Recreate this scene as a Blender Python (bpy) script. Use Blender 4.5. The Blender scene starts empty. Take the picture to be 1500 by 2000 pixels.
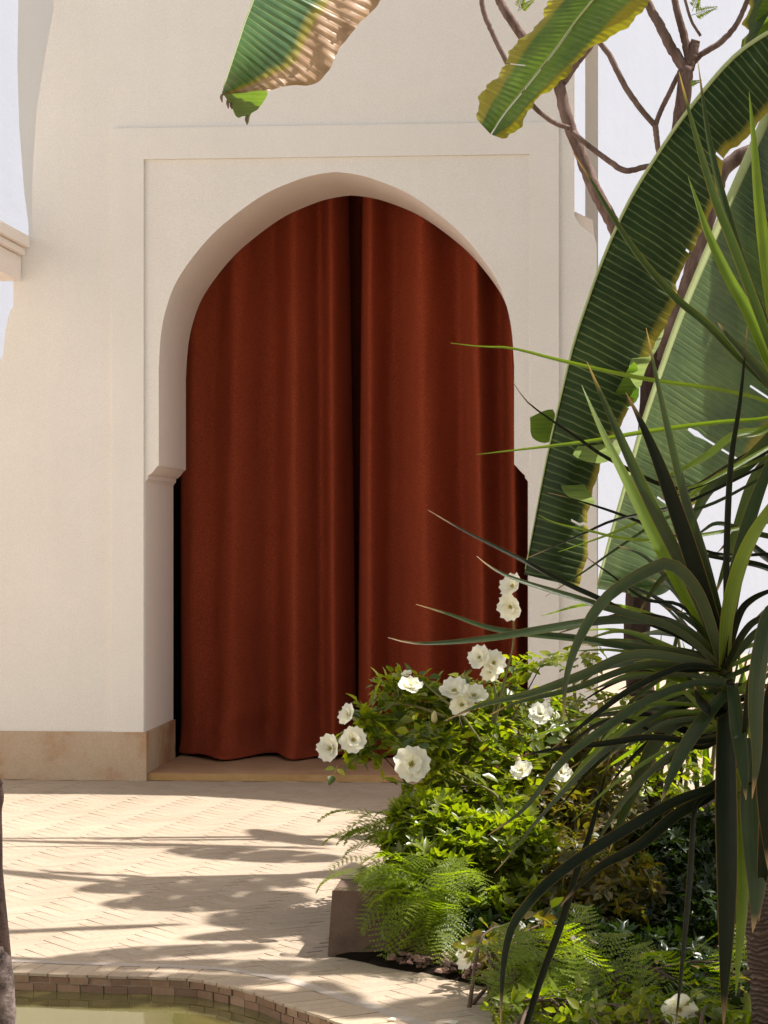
import bpy, bmesh, math, random
import numpy as np
from mathutils import Vector, Matrix, Quaternion
from mathutils.geometry import tessellate_polygon
random.seed(7); RNG = np.random.default_rng(7)
D2R = math.radians
scene = bpy.context.scene
# ------------------------------------------------------------------ camera
CAM_H = 1.09; FPX = 4590.0; YAW = math.atan(390/FPX); HOR = 1050.0
YW = 10.43                                   # distance of the door wall
cd = bpy.data.cameras.new('camera'); cam = bpy.data.objects.new('camera', cd)
scene.collection.objects.link(cam); scene.camera = cam
cd.sensor_fit = 'VERTICAL'; cd.sensor_height = 36; cd.lens = FPX/2000*36
cd.shift_y = (HOR-1000)/2000; cd.clip_start = .1; cd.clip_end = 500
cam.location = (0, 0, CAM_H); cam.rotation_euler = (D2R(90), 0, YAW)
# ------------------------------------------------------------------ light
SUN_EL, SUN_AZ = D2R(60), D2R(14)            # azimuth from +x towards +y (behind the door wall)
SUN = Vector((math.cos(SUN_EL)*math.cos(SUN_AZ), math.cos(SUN_EL)*math.sin(SUN_AZ), math.sin(SUN_EL)))
w = bpy.data.worlds.new('World'); scene.world = w; w.use_nodes = True
nt = w.node_tree; bg = nt.nodes['Background']; sky = nt.nodes.new('ShaderNodeTexSky')
sky.sky_type = 'NISHITA'; sky.sun_disc = False; sky.sun_elevation = SUN_EL
sky.sun_rotation = math.atan2(SUN.x, SUN.y); sky.dust_density = 2.5; sky.ozone_density = 1.0
sm = nt.nodes.new('ShaderNodeMix'); sm.data_type = 'RGBA'; sm.blend_type = 'MULTIPLY'; sm.inputs[0].default_value = 1; sm.inputs[7].default_value = (1.12, 1.0, .82, 1)   # camera white balance
nt.links.new(sky.outputs[0], sm.inputs[6]); nt.links.new(sm.outputs[2], bg.inputs[0]); bg.inputs[1].default_value = .10
sl = bpy.data.lights.new('sun', 'SUN'); so = bpy.data.objects.new('sun', sl); scene.collection.objects.link(so)
sl.energy = 5.0; sl.angle = D2R(.5); sl.color = (1, .95, .90)
so.rotation_euler = SUN.to_track_quat('Z', 'Y').to_euler(); so.location = (4, 2, 8)
vs = scene.view_settings
vs.view_transform = 'Standard'; vs.look = 'None'; vs.gamma = 1; vs.use_curve_mapping = False; vs.exposure = .84
scene.cycles.max_bounces = 8; scene.cycles.diffuse_bounces = 5; scene.cycles.transparent_max_bounces = 8
C = scene.collection
_c, _s = math.cos(YAW), math.sin(YAW)
def ray(px, py):
    a = (px-750)/FPX; b = -(py-HOR)/FPX
    return Vector((-_s+a*_c, _c+a*_s, b))
def at(px, py, Y):                            # where a line of sight meets the upright plane y = Y
    r = ray(px, py); return Vector((0, 0, CAM_H))+r*(Y/r.y)
def ground(px, py, z=0.):
    r = ray(px, py); return Vector((0, 0, CAM_H))+r*((z-CAM_H)/r.z)
# ------------------------------------------------------------------ materials
class N:
    def __init__(s, name):
        s.m = bpy.data.materials.new(name); s.m.use_nodes = True; s.t = s.m.node_tree
        s.b = s.t.nodes['Principled BSDF']; s.out = s.t.nodes['Material Output']
    def n(s, typ, **kw):
        nd = s.t.nodes.new(typ)
        for k, v in kw.items():
            if k.startswith('_'): setattr(nd, k[1:], v)
            else: nd.inputs[k.replace('__', ' ')].default_value = v
        return nd
    def l(s, a, b): s.t.links.new(a, b)
    def coord(s, scale=(1, 1, 1), kind='Object'):
        tc = s.n('ShaderNodeTexCoord'); mp = s.n('ShaderNodeMapping'); mp.inputs['Scale'].default_value = scale
        s.l(tc.outputs[kind], mp.inputs[0]); return mp.outputs[0]
    def noise(s, scale, detail=4, rough=.55, vec=None):
        nd = s.n('ShaderNodeTexNoise', Scale=scale, Detail=detail, Roughness=rough)
        s.l(vec if vec else s.coord(), nd.inputs['Vector']); return nd.outputs[0]
    def ramp(s, fac, stops):
        r = s.n('ShaderNodeValToRGB'); e = r.color_ramp.elements
        while len(e) < len(stops): e.new(.5)
        for i, (p, c) in enumerate(stops): e[i].position = p; e[i].color = (*c, 1) if len(c) == 3 else c
        s.l(fac, r.inputs[0]); return r.outputs[0]
    def mix(s, fac, a, b, mode='MIX'):
        m = s.n('ShaderNodeMix', _data_type='RGBA', _blend_type=mode)
        for v, k in ((fac, 0), (a, 6), (b, 7)):
            if hasattr(v, 'links'): s.l(v, m.inputs[k])
            else: m.inputs[k].default_value = v if k == 0 else (*v, 1)
        return m.outputs[2]
    def math(s, op, a, b=0., c=0., clamp=False):
        m = s.n('ShaderNodeMath', _operation=op, _use_clamp=clamp)
        for i, v in enumerate((a, b, c)):
            if hasattr(v, 'links'): s.l(v, m.inputs[i])
            else: m.inputs[i].default_value = v
        return m.outputs[0]
    def bump(s, h, strength=.3, dist=.01, normal=None):
        b = s.n('ShaderNodeBump', Strength=strength, Distance=dist); s.l(h, b.inputs['Height'])
        if normal: s.l(normal, b.inputs['Normal'])
        s.l(b.outputs[0], s.b.inputs['Normal']); return b.outputs[0]
    def base(s, c, rough=.6, spec=.5):
        if hasattr(c, 'links'): s.l(c, s.b.inputs['Base Color'])
        else: s.b.inputs['Base Color'].default_value = (*c, 1)
        s.b.inputs['Roughness'].default_value = rough; s.b.inputs['Specular IOR Level'].default_value = spec
        return s
def m_plaster(name, c1, c2, bev=.004):
    m = N(name); f = m.noise(1.4, 7, .68); g = m.noise(260, 3, .7); h = m.noise(9, 4, .6)
    col = m.mix(m.ramp(f, [(.35, (0, 0, 0)), (.65, (1, 1, 1))]), c1, c2); st = m.noise(1., 6, .7, m.coord((7, 7, .6))); col = m.mix(.22, col, m.ramp(st, [(.35, (.93, .92, .90)), (.6, (1.02, 1.02, 1.02))]), 'MULTIPLY'); g2 = m.ramp(g, [(.35, (.88, .88, .88)), (.65, (1.07, 1.07, 1.07))])
    col = m.mix(1., col, g2, 'MULTIPLY'); m.base(col, .85, .2)
    bv = m.n('ShaderNodeBevel'); bv.samples = 4; bv.inputs['Radius'].default_value = bev
    m.bump(m.math('ADD', m.math('MULTIPLY', g, .12), m.math('MULTIPLY', h, 1.)), .5, .004, bv.outputs[0]); return m.m
M_wall = m_plaster('cream lime plaster', (.83, .80, .745), (.79, .76, .70))
M_reveal = m_plaster('plaster tinted with bounced light', (.90, .825, .755), (.88, .80, .73))  # pinker and lighter than the wall plaster, painting in bounce from the ground
M_shadewall = m_plaster('white plaster in the arcade', (.84, .83, .81), (.81, .80, .78))
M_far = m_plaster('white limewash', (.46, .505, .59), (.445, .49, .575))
M_sidewall = m_plaster('pale grey plaster', (.76, .76, .73), (.74, .74, .71))
def m_stone(name, stops, scale=5, rough=.75, grain=.3):
    m = N(name); a = m.noise(scale, 8, .65); g = m.noise(180, 3, .7)
    col = m.ramp(a, stops); col = m.mix(grain, col, m.ramp(g, [(.3, (.5, .5, .5)), (.7, (1.3, 1.3, 1.3))]), 'MULTIPLY')
    m.base(col, rough, .25); m.bump(m.math('ADD', a, m.math('MULTIPLY', g, .3)), .4, .004); return m.m
M_plinth = m_stone('brown stone', [(.30, (.34, .17, .08)), (.42, (.44, .27, .15)), (.52, (.50, .37, .25)), (.7, (.54, .43, .31))], 3.2)
M_sill = m_stone('brown sill stone', [(.3, (.34, .19, .10)), (.7, (.46, .29, .17))], 6)
M_ochre = m_stone('ochre sill edge', [(.3, (.38, .22, .08)), (.7, (.48, .31, .14))], 8)
M_block = m_stone('dark block stone', [(.3, (.08, .05, .036)), (.7, (.17, .115, .085))], 9)
M_far_floor = m_stone('pale pink floor', [(.3, (.55, .45, .38)), (.7, (.60, .50, .43))], 2)
def m_tile(name, tones):
    m = N(name); gi = m.n('ShaderNodeNewGeometry'); oi = m.n('ShaderNodeObjectInfo')
    r = m.math('FRACT', m.math('ADD', gi.outputs['Random Per Island'], oi.outputs['Random']))
    col = m.ramp(r, [(i/(len(tones)-1), t) for i, t in enumerate(tones)])
    g = m.noise(60, 5, .7, m.coord(kind='Generated') if False else None); big = m.noise(1.1, 3, .6, m.posvec() if hasattr(m, 'posvec') else None)
    gp = m.n('ShaderNodeNewGeometry'); bn = m.n('ShaderNodeTexNoise', Scale=1.3, Detail=4); m.l(gp.outputs['Position'], bn.inputs['Vector'])
    fn = m.n('ShaderNodeTexNoise', Scale=85, Detail=5, Roughness=.7); m.l(gp.outputs['Position'], fn.inputs['Vector'])
    col = m.mix(.6, col, m.ramp(bn.outputs[0], [(.3, (.82, .80, .77)), (.7, (1.12, 1.1, 1.08))]), 'MULTIPLY')
    col = m.mix(.7, col, m.ramp(fn.outputs[0], [(.3, (.78, .77, .75)), (.7, (1.12, 1.12, 1.12))]), 'MULTIPLY')
    m.base(col, .7, .3); m.bump(fn.outputs[0], .5, .003); return m.m
M_tile = m_tile('worn sand tile', [(.36, .285, .21), (.39, .315, .235), (.37, .295, .225), (.40, .33, .25), (.37, .295, .215)])
M_rim = m_tile('worn rim tile', [(.38, .30, .215), (.44, .35, .25), (.41, .33, .245)])
M_poolbrick = m_tile('wet brown brick', [(.22, .13, .075), (.33, .22, .14), (.27, .17, .10), (.19, .12, .075)])
M_mortar = m_stone('sandy mortar', [(.3, (.36, .28, .205)), (.7, (.41, .32, .24))], 12)
M_greyjoint = m_stone('grey mortar band', [(.3, (.36, .31, .26)), (.7, (.44, .38, .32))], 8)
m = N('pool water'); m.base((.11, .10, .035), .03, .5); m.b.inputs['IOR'].default_value = 1.5
m.bump(m.noise(5, 2, .5), .06, .01); M_water = m.m
m = N('rust cloth'); v = m.coord((1, 1, 1)); wv = m.noise(340, 2, .8, m.coord((1, 1, .35))); wh = m.noise(340, 2, .8, m.coord((.3, 1, 1)))
gw = m.math('ADD', wv, wh); soft = m.noise(2.5, 4, .6)
col = m.mix(soft, (.30, .060, .026), (.235, .044, .020))
col = m.mix(.5, col, m.ramp(m.math('MULTIPLY', gw, .5), [(.42, (.45, .45, .45)), (.58, (1.5, 1.5, 1.5))]), 'MULTIPLY')
m.base(col, 1., .03); m.bump(gw, .6, .002); M_cloth = m.m
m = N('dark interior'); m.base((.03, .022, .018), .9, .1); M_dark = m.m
def m_bark(name, c1, c2, sc=(1, 1, .25)):
    m = N(name); a = m.noise(22, 7, .7, m.coord(sc)); b = m.noise(90, 4, .7)
    col = m.mix(m.ramp(a, [(.35, (0, 0, 0)), (.65, (1, 1, 1))]), c1, c2)
    m.base(col, .85, .2); m.bump(m.math('ADD', a, m.math('MULTIPLY', b, .4)), .8, .012); return m.m
M_bark = m_bark('brown purple bark', (.10, .060, .045), (.24, .165, .14))
M_barkdark = m_bark('rough dark bark', (.018, .011, .009), (.075, .045, .035))
M_greybark = m_bark('grey pitted bark', (.03, .02, .018), (.26, .20, .18), (1, 1, 1))
m = N('ringed stem'); a = m.noise(8, 4, .6); wv = m.n('ShaderNodeTexWave', Scale=30., Distortion=9., _bands_direction='Z'); m.l(m.coord(), wv.inputs[0])
m.base(m.mix(wv.outputs[1], (.06, .042, .034), (.13, .095, .075)), .8, .2); m.bump(wv.outputs[1], .8, .01); M_ringed = m.m
def leaf(name, tones, trans=.35, rough=.38, tcol=None, stripe=0, tip=None, spec=.5, fine=0):
    """thin leaf: glossy front, sunlight shining through; tones vary from leaf to leaf"""
    m = N(name); gi = m.n('ShaderNodeNewGeometry'); oi = m.n('ShaderNodeObjectInfo')
    r = m.math('FRACT', m.math('ADD', gi.outputs['Random Per Island'], oi.outputs['Random']))
    col = m.ramp(r, [(i/max(1, len(tones)-1), t) for i, t in enumerate(tones)])
    nz = m.n('ShaderNodeTexNoise', Scale=14., Detail=4); m.l(gi.outputs['Position'], nz.inputs['Vector'])
    col = m.mix(.6, col, m.ramp(nz.outputs[0], [(.3, (.75, .75, .7)), (.7, (1.25, 1.22, 1.1))]), 'MULTIPLY')
    if stripe or tip:
        uv = m.n('ShaderNodeUVMap'); sp = m.n('ShaderNodeSeparateXYZ'); m.l(uv.outputs[0], sp.inputs[0])
        if stripe:
            cx = m.n('ShaderNodeCombineXYZ'); m.l(m.math('MULTIPLY', sp.outputs[0], stripe), cx.inputs[0]); m.l(m.math('MULTIPLY', sp.outputs[1], 1.5), cx.inputs[1])
            sn = m.n('ShaderNodeTexNoise', Scale=1., Detail=3); m.l(cx.outputs[0], sn.inputs[0])
            col = m.mix(.8, col, m.ramp(sn.outputs[0], [(.35, (.7, .75, .7)), (.65, (1.25, 1.3, 1.15))]), 'MULTIPLY')
            e = m.math('ABSOLUTE', m.math('SUBTRACT', sp.outputs[0], .5))
            col = m.mix(m.ramp(e, [(.44, (0, 0, 0)), (.5, (.45, .45, .45))]), col, (.30, .17, .05))
            m.bump(sn.outputs[0], .3, .003)
        if tip: col = m.mix(m.ramp(sp.outputs[1], [(.90, (0, 0, 0)), (.97, (1, 1, 1))]), col, tip)
    m.base(col, rough, spec)
    tr = m.n('ShaderNodeBsdfTranslucent'); ms = m.n('ShaderNodeMixShader')
    tc = m.mix(1., col, tcol or (3.2, 3.4, .5), 'MULTIPLY'); m.l(tc, tr.inputs[0])
    ms.inputs[0].default_value = trans
    m.l(m.b.outputs[0], ms.inputs[1]); m.l(tr.outputs[0], ms.inputs[2]); m.l(ms.outputs[0], m.out.inputs[0]); return m.m
M_rose = leaf('rose leaves', [(0.0432, 0.0720, 0.0086), (0.1080, 0.1332, 0.0108), (0.1800, 0.1944, 0.0144), (0.0648, 0.0936, 0.0144)], .42, .34)
M_shrub = leaf('bright shrub leaves', [(0.0720, 0.1080, 0.0108), (0.1512, 0.1728, 0.0108), (0.0936, 0.1296, 0.0144)], .42, .32)
M_dry = leaf('olive and brown leaves', [(0.0744, 0.0744, 0.0155), (0.1054, 0.0837, 0.0186), (0.0558, 0.0713, 0.0124), (0.1240, 0.0744, 0.0279), (0.0806, 0.0868, 0.0155)], .35, .45)
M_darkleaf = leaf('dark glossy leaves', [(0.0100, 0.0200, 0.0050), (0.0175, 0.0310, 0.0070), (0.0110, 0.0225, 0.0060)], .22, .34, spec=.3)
M_fern = leaf('fern green', [(0.1152, 0.1584, 0.0108), (0.1584, 0.2016, 0.0108), (0.0864, 0.1296, 0.0108)], .45, .45)
M_blade = leaf('strap leaf green', [(0.0136, 0.0260, 0.0062), (0.0223, 0.0384, 0.0087), (0.0174, 0.0322, 0.0087)], .25, .33, (2.2, 2.5, .35), 26, (.30, .20, .10), spec=.28)
M_blade_y = leaf('sun tinted strap leaf', [(0.0750, 0.1200, 0.0135), (0.1050, 0.1500, 0.0150)], .45, .34, (2.3, 2.5, .25), 26)  # lighter yellow copy; its colour carries the sun on lit blades
M_blade_d = leaf('shade tinted strap leaf', [(0.0045, 0.0081, 0.0032), (0.0077, 0.0126, 0.0045)], .15, .36, (1.4, 1.6, .4), 26, (.22, .15, .08), spec=.12)  # near-black copy; its colour carries the shade on dark blades
M_blade_g = leaf('grey green strap leaf', [(0.0279, 0.0434, 0.0161), (0.0403, 0.0589, 0.0248)], .3, .3, (1.3, 1.5, .5), 26, (.32, .22, .12), spec=.28)
M_petal = leaf('white petals', [(.88, .88, .84), (.92, .92, .88)], .5, .6, (1.02, 1.02, .9), spec=.2)
m = N('yellow stamens'); m.base((.45, .38, .08), .7); M_stamen = m.m
m = N('pale bud'); m.base((.45, .40, .18), .6); M_bud = m.m
M_stem = m_stone('green stem', [(.3, (.10, .13, .03)), (.7, (.20, .16, .07))], 9)
M_twig = m_stone('thin brown twig', [(.3, (.07, .045, .03)), (.7, (.13, .09, .06))], 9)
M_soil = m_stone('dark soil', [(.3, (.008, .006, .004)), (.7, (.020, .015, .011))], 20, .95)
M_soil.node_tree.nodes['Principled BSDF'].inputs['Specular IOR Level'].default_value = .02
M_chip = m_tile('bark chips', [(.05, .03, .022), (.10, .06, .045), (.35, .22, .18), (.16, .09, .07), (.06, .04, .03)])
def banana(name, green, margin=.86, brown=.95, trans=.3, rough=.3, veins=70, brk=0, gl=1.):
    m = N(name); uv = m.n('ShaderNodeUVMap'); sp = m.n('ShaderNodeSeparateXYZ'); m.l(uv.outputs[0], sp.inputs[0])
    u, v = sp.outputs[0], sp.outputs[1]
    cx = m.n('ShaderNodeCombineXYZ'); m.l(m.math('MULTIPLY', u, veins*2.2), cx.inputs[0]); m.l(m.math('MULTIPLY', v, 1.2), cx.inputs[1])
    s = m.n('ShaderNodeTexNoise', Scale=1., Detail=3, Roughness=.7); m.l(cx.outputs[0], s.inputs[0])
    nz = m.noise(3, 5, .6); uu = m.math('ADD', u, m.math('MULTIPLY', m.math('SUBTRACT', nz, .5), .012))
    vein = m.math('MULTIPLY', m.math('POWER', m.math('ABSOLUTE', m.math('SINE', m.math('MULTIPLY', uu, veins*math.pi))), 22.), s.outputs[0]); n2 = m.noise(16, 5, .65)
    col = m.mix(s.outputs[0], green, tuple(x*1.8 for x in green))
    col = m.mix(vein, col, (.16, .21, .09))
    blot = m.noise(4.5, 5, .65); col = m.mix(.8, col, m.ramp(blot, [(.35, (.5, .55, .45)), (.65, (1.5, 1.35, 1.1))]), 'MULTIPLY')
    mg = m.math('ADD', v, m.math('MULTIPLY', m.math('SUBTRACT', nz, .5), .28))
    mg = m.math('ADD', mg, m.math('MULTIPLY', m.math('SUBTRACT', n2, .5), .10))
    if brk: mg = m.math('ADD', mg, m.math('MULTIPLY', u, brk))
    col = m.mix(m.ramp(mg, [(margin-.10, (0, 0, 0)), (margin, (1, 1, 1))]), col, (.26, .22, .03))
    col = m.mix(m.ramp(mg, [(brown-.03, (0, 0, 0)), (brown+.02, (1, 1, 1))]), col, m.mix(n2, (.22, .11, .045), (.52, .36, .24)))
    m.base(col, rough, .5*gl)
    m.bump(m.math('ADD', m.math('MULTIPLY', vein, .5), s.outputs[0]), .5, .004)
    tr = m.n('ShaderNodeBsdfTranslucent'); ms = m.n('ShaderNodeMixShader'); ms.inputs[0].default_value = trans
    m.l(m.mix(1., col, (1.3, 1.5, .35), 'MULTIPLY'), tr.inputs[0])
    m.l(m.b.outputs[0], ms.inputs[1]); m.l(tr.outputs[0], ms.inputs[2]); m.l(ms.outputs[0], m.out.inputs[0]); return m.m
M_banC = banana('banana leaf dark green', (.014, .028, .007), .97, 1.07, .16, .5, 88, gl=.25)
M_banD = banana('banana leaf blue green', (.055, .10, .038), 1.02, 1.12, .22, .34, 84, gl=1.2)
M_banB = banana('banana leaf yellowing', (.07, .12, .03), .72, 1.05, .40, .4, 46)
M_banA = banana('banana leaf with dead margin', (.035, .085, .035), .66, .70, .15, .32, 34)
M_banL = banana('sun painted lobe', (.16, .22, .07), 1.2, 1.3, .3, .3, 30)  # lighter copy of the leaf with sunlight put into its colour
M_rib = m_stone('pale midrib', [(.3, (.30, .36, .14)), (.7, (.42, .47, .22))], 4, .5, .1)
# ------------------------------------------------------------------ object helpers
def link(name, me, mat=None, parent=None, smooth=False):
    o = bpy.data.objects.new(name, me); C.objects.link(o)
    if mat: me.materials.append(mat)
    if parent: o.parent = parent
    if smooth and me.polygons: me.polygons.foreach_set('use_smooth', [True]*len(me.polygons))
    return o
def mesh(name, V, F, mat=None, parent=None, smooth=False, uv=None, kind=None):
    me = bpy.data.meshes.new(name); me.from_pydata([tuple(v) for v in V], [], [tuple(f) for f in F])
    if uv is not None:
        l = me.uv_layers.new(name='UVMap'); idx = np.empty(len(me.loops), dtype=np.int32); me.loops.foreach_get('vertex_index', idx)
        l.data.foreach_set('uv', np.asarray(uv, dtype=np.float32)[idx].ravel())
    o = link(name, me, mat, parent, smooth)
    if kind: o['kind'] = kind
    return o
def npmesh(name, V, F, mat, parent=None, smooth=False, kind=None):
    """V (n,3) and F (m,k) as arrays, all faces of k corners"""
    V = np.asarray(V, dtype=np.float32); F = np.asarray(F, dtype=np.int32); me = bpy.data.meshes.new(name)
    k = F.shape[1]; me.vertices.add(len(V)); me.vertices.foreach_set('co', V.ravel())
    me.loops.add(F.size); me.loops.foreach_set('vertex_index', F.ravel())
    me.polygons.add(len(F)); me.polygons.foreach_set('loop_start', np.arange(0, F.size, k, dtype=np.int32))
    me.polygons.foreach_set('loop_total', np.full(len(F), k, dtype=np.int32)); me.update(calc_edges=True)
    o = link(name, me, mat, parent, smooth)
    if kind: o['kind'] = kind
    return o
def empty(name, loc, label=None, cat=None, group=None):
    o = bpy.data.objects.new(name, None); C.objects.link(o); o.location = loc; o.empty_display_size = .1
    tag(o, label, cat, group); return o
def tag(o, label=None, cat=None, group=None, kind=None):
    for k, v in (('label', label), ('category', cat), ('group', group), ('kind', kind)):
        if v: o[k] = v
    return o
def child_world(o, parent):                   # keep world coordinates of a mesh under an empty that stands elsewhere
    o.parent = parent; o.matrix_parent_inverse = Matrix.Translation(parent.location).inverted(); return o
class B:
    """collects shapes for one mesh"""
    def __init__(s): s.V = []; s.F = []
    def add(s, V, F): n = len(s.V); s.V += [tuple(v) for v in V]; s.F += [tuple(i+n for i in f) for f in F]; return s
    def box(s, a, b):
        (x0, y0, z0), (x1, y1, z1) = a, b
        return s.add([(x0, y0, z0), (x1, y0, z0), (x1, y1, z0), (x0, y1, z0), (x0, y0, z1), (x1, y0, z1), (x1, y1, z1), (x0, y1, z1)],
                     [(0, 3, 2, 1), (4, 5, 6, 7), (0, 1, 5, 4), (1, 2, 6, 5), (2, 3, 7, 6), (3, 0, 4, 7)])
    def slab(s, poly, y0, y1):                # xz outline given depth, tessellated front and back
        n = len(poly); t = tessellate_polygon([[Vector((x, z, 0)) for x, z in poly]])
        s.add([(x, y0, z) for x, z in poly], t); s.add([(x, y1, z) for x, z in poly], [tuple(reversed(f)) for f in t])
        s.add([(x, y0, z) for x, z in poly]+[(x, y1, z) for x, z in poly], [(i, (i+1) % n, (i+1) % n+n, i+n) for i in range(n)]); return s
    def hslab(s, poly, z0, z1):
        n = len(poly); t = tessellate_polygon([[Vector((x, y, 0)) for x, y in poly]])
        s.add([(x, y, z1) for x, y in poly], t); s.add([(x, y, z0) for x, y in poly], [tuple(reversed(f)) for f in t])
        s.add([(x, y, z0) for x, y in poly]+[(x, y, z1) for x, y in poly], [(i, (i+1) % n, (i+1) % n+n, i+n) for i in range(n)]); return s
    def tube(s, pts, rad, n=8, cap=True):
        pts = [Vector(p) for p in pts]; k = len(pts); nrm = None; V = []
        for i, p in enumerate(pts):
            t = (pts[min(i+1, k-1)]-pts[max(i-1, 0)]).normalized()
            if nrm is None: nrm = t.orthogonal().normalized()
            nrm = (nrm-t*nrm.dot(t)).normalized(); bn = t.cross(nrm); r = rad[i] if hasattr(rad, '__len__') else rad
            V += [p+(nrm*math.cos(a)+bn*math.sin(a))*r for a in (2*math.pi*j/n for j in range(n))]
        F = [(i*n+j, i*n+(j+1) % n, (i+1)*n+(j+1) % n, (i+1)*n+j) for i in range(k-1) for j in range(n)]
        if cap: F += [tuple(range(n-1, -1, -1)), tuple((k-1)*n+j for j in range(n))]
        return s.add(V, F)
    def make(s, name, mat, parent=None, smooth=False, kind=None):
        o = mesh(name, s.V, s.F, mat, None, smooth, kind=kind)
        bm = bmesh.new(); bm.from_mesh(o.data); bmesh.ops.recalc_face_normals(bm, faces=bm.faces); bm.to_mesh(o.data); bm.free()
        if parent: child_world(o, parent)
        return o
def spline(P, n):
    """Catmull-Rom through the points, n samples, even in length"""
    P = np.array([tuple(p) for p in P], dtype=float); k = len(P)
    if k == 2: return [Vector(P[0]+(P[1]-P[0])*t) for t in np.linspace(0, 1, n)]
    Q = np.vstack([2*P[0]-P[1], P, 2*P[-1]-P[-2]]); out = []
    for i in range(k-1):
        p0, p1, p2, p3 = Q[i:i+4]
        for t in np.linspace(0, 1, 16, endpoint=(i == k-2)):
            out.append(.5*((2*p1)+(-p0+p2)*t+(2*p0-5*p1+4*p2-p3)*t*t+(-p0+3*p1-3*p2+p3)*t**3))
    out = np.array(out); L = np.r_[0, np.cumsum(np.linalg.norm(np.diff(out[:, :3], axis=0), axis=1))]
    g = np.linspace(0, L[-1], n); return [Vector([np.interp(x, L, out[:, d]) for d in range(out.shape[1])][:3]) if out.shape[1] == 3 else np.array([np.interp(x, L, out[:, d]) for d in range(out.shape[1])]) for x in g]
# ================================================================== SETTING: ground, pool, pavement
soil_front = [(640, 1869), (690, 1880), (760, 1892), (850, 1906), (960, 1934), (1100, 1985), (1300, 2060), (1700, 2200)]
pool_px = [(-250, 1890), (30, 1898), (130, 1902), (220, 1905), (300, 1907), (385, 1911), (440, 1922), (500, 1937), (560, 1960), (620, 1980), (700, 2008), (830, 2055), (1000, 2120)]
pool = [ground(*p).xy for p in pool_px]       # far edge of the pool, left to right
bed = [ground(*p).xy for p in soil_front]
gV = [(-60, -5, -.6), (60, -5, -.6), (60, 90, -.6), (-60, 90, -.6)]
tag(mesh('ground', gV, [(0, 1, 2, 3)], M_far_floor), kind='structure')
# pavement bed: everything but the pool
n = len(pool); out = [(p.x, p.y) for p in pool]
pf = 4.35
pv = out+[(pool[-1].x+.05, pf), (-2.9, pf), (-2.9, pool[0].y-.005), (pool[0].x-.01, pool[0].y-.005)]
pvy = [(pool[-1].x+.05, pf), (-2.9, pf), (-2.9, pool[0].y)]+out
ring = [(-14, -8), (-2.9, -8), (-2.9, pf), (pool[-1].x+.05, pf), (pool[-1].x+.05, -8), (14, -8), (14, 26), (-14, 26)]
far_part = out+[(pool[-1].x+.05, 26), (-2.9, 26), (-2.9, pool[0].y)]
pavement = B().hslab(far_part, -.5, -.0012).hslab([(-14, -8), (-2.9, -8), (-2.9, 26), (-14, 26)], -.5, -.0012).hslab([(pool[-1].x+.05, -8), (14, -8), (14, 26), (pool[-1].x+.05, 26)], -.5, -.0012).hslab([(-2.9, -8), (pool[-1].x+.05, -8), (pool[-1].x+.05, pf), (-2.9, pf)], -.5, -.0012).make('pavement', M_mortar); tag(pavement, kind='structure')
def seg_clip(poly, line, keep):
    """clip a small polygon by the nearest piece of the line, keeping its side"""
    c = sum((Vector(p) for p in poly), Vector((0, 0)))/len(poly); best = None
    for a, b in zip(line[:-1], line[1:]):
        ab = b-a; t = max(0, min(1, (c-a).dot(ab)/ab.length_squared)); d = (c-(a+ab*t)).length
        if best is None or d < best[0]: best = (d, a, ab)
    d, a, ab = best; nrm = Vector((-ab.y, ab.x)).normalized()*keep
    if d > .2: return poly if (c-a).dot(nrm) > 0 else []
    r = []
    for i, p in enumerate(poly):
        q = poly[(i+1) % len(poly)]; dp = (Vector(p)-a).dot(nrm); dq = (Vector(q)-a).dot(nrm)
        if dp >= 0: r.append(p)
        if dp*dq < 0: t = dp/(dp-dq); r.append((p[0]+(q[0]-p[0])*t, p[1]+(q[1]-p[1])*t))
    return r
def offset(line, d):
    r = []
    for i, p in enumerate(line):
        t = (line[min(i+1, len(line)-1)]-line[max(i-1, 0)]).normalized(); r.append(p+Vector((-t.y, t.x))*d)
    return r
rim_out = offset(pool, .135); band_out = offset(pool, .165)
def area(p): return abs(sum(p[i][0]*p[(i+1) % len(p)][1]-p[(i+1) % len(p)][0]*p[i][1] for i in range(len(p))))/2
tiles = []                                    # herringbone of 15 x 5 cm tiles
L_, W_ = .15, .05; ang = D2R(38); ca, sa = math.cos(ang), math.sin(ang); g = .0011
for i in range(-80, 80):
    for j in range(-40, 40):
        for kind in (0, 1):                   # classic 3:1 herringbone lattice
            ox = i*W_+j*L_*2/2*2/1. if False else i*W_; oy = i*W_
            ox += j*2*L_; 
            for (x0, y0, a, b) in (((ox, oy, L_, W_),) if kind == 0 else ((ox+L_, oy-L_+W_, W_, L_),)):
                q = [(x0+g, y0+g), (x0+a-g, y0+g), (x0+a-g, y0+b-g), (x0+g, y0+b-g)]
                q = [(x*ca-y*sa-.9, x*sa+y*ca+7.9) for x, y in q]
                cx = sum(p[0] for p in q)/4; cy = sum(p[1] for p in q)/4
                if not (5.1 < cy < YW-.02 and -3.4 < cx < 2.6): continue
                tiles.append(q)
bedx = bed[0].x
T2 = []
for q in tiles:
    cx = sum(p[0] for p in q)/4; cy = sum(p[1] for p in q)/4
    if cx > bedx+.1 and cy > bed[0].y-.8 and cy > 5: 
        q = seg_clip(q, bed, -1) if cy < 9.3 else q
        if not q: continue
    elif cx > bedx and cy > bed[0].y and cy < 9.3: continue
    q = seg_clip(q, band_out, 1)
    if len(q) < 3 or area(q) < 2e-4: continue
    T2.append(q)
T2.sort(key=lambda q: sum(p[1] for p in q)/len(q))
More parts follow.
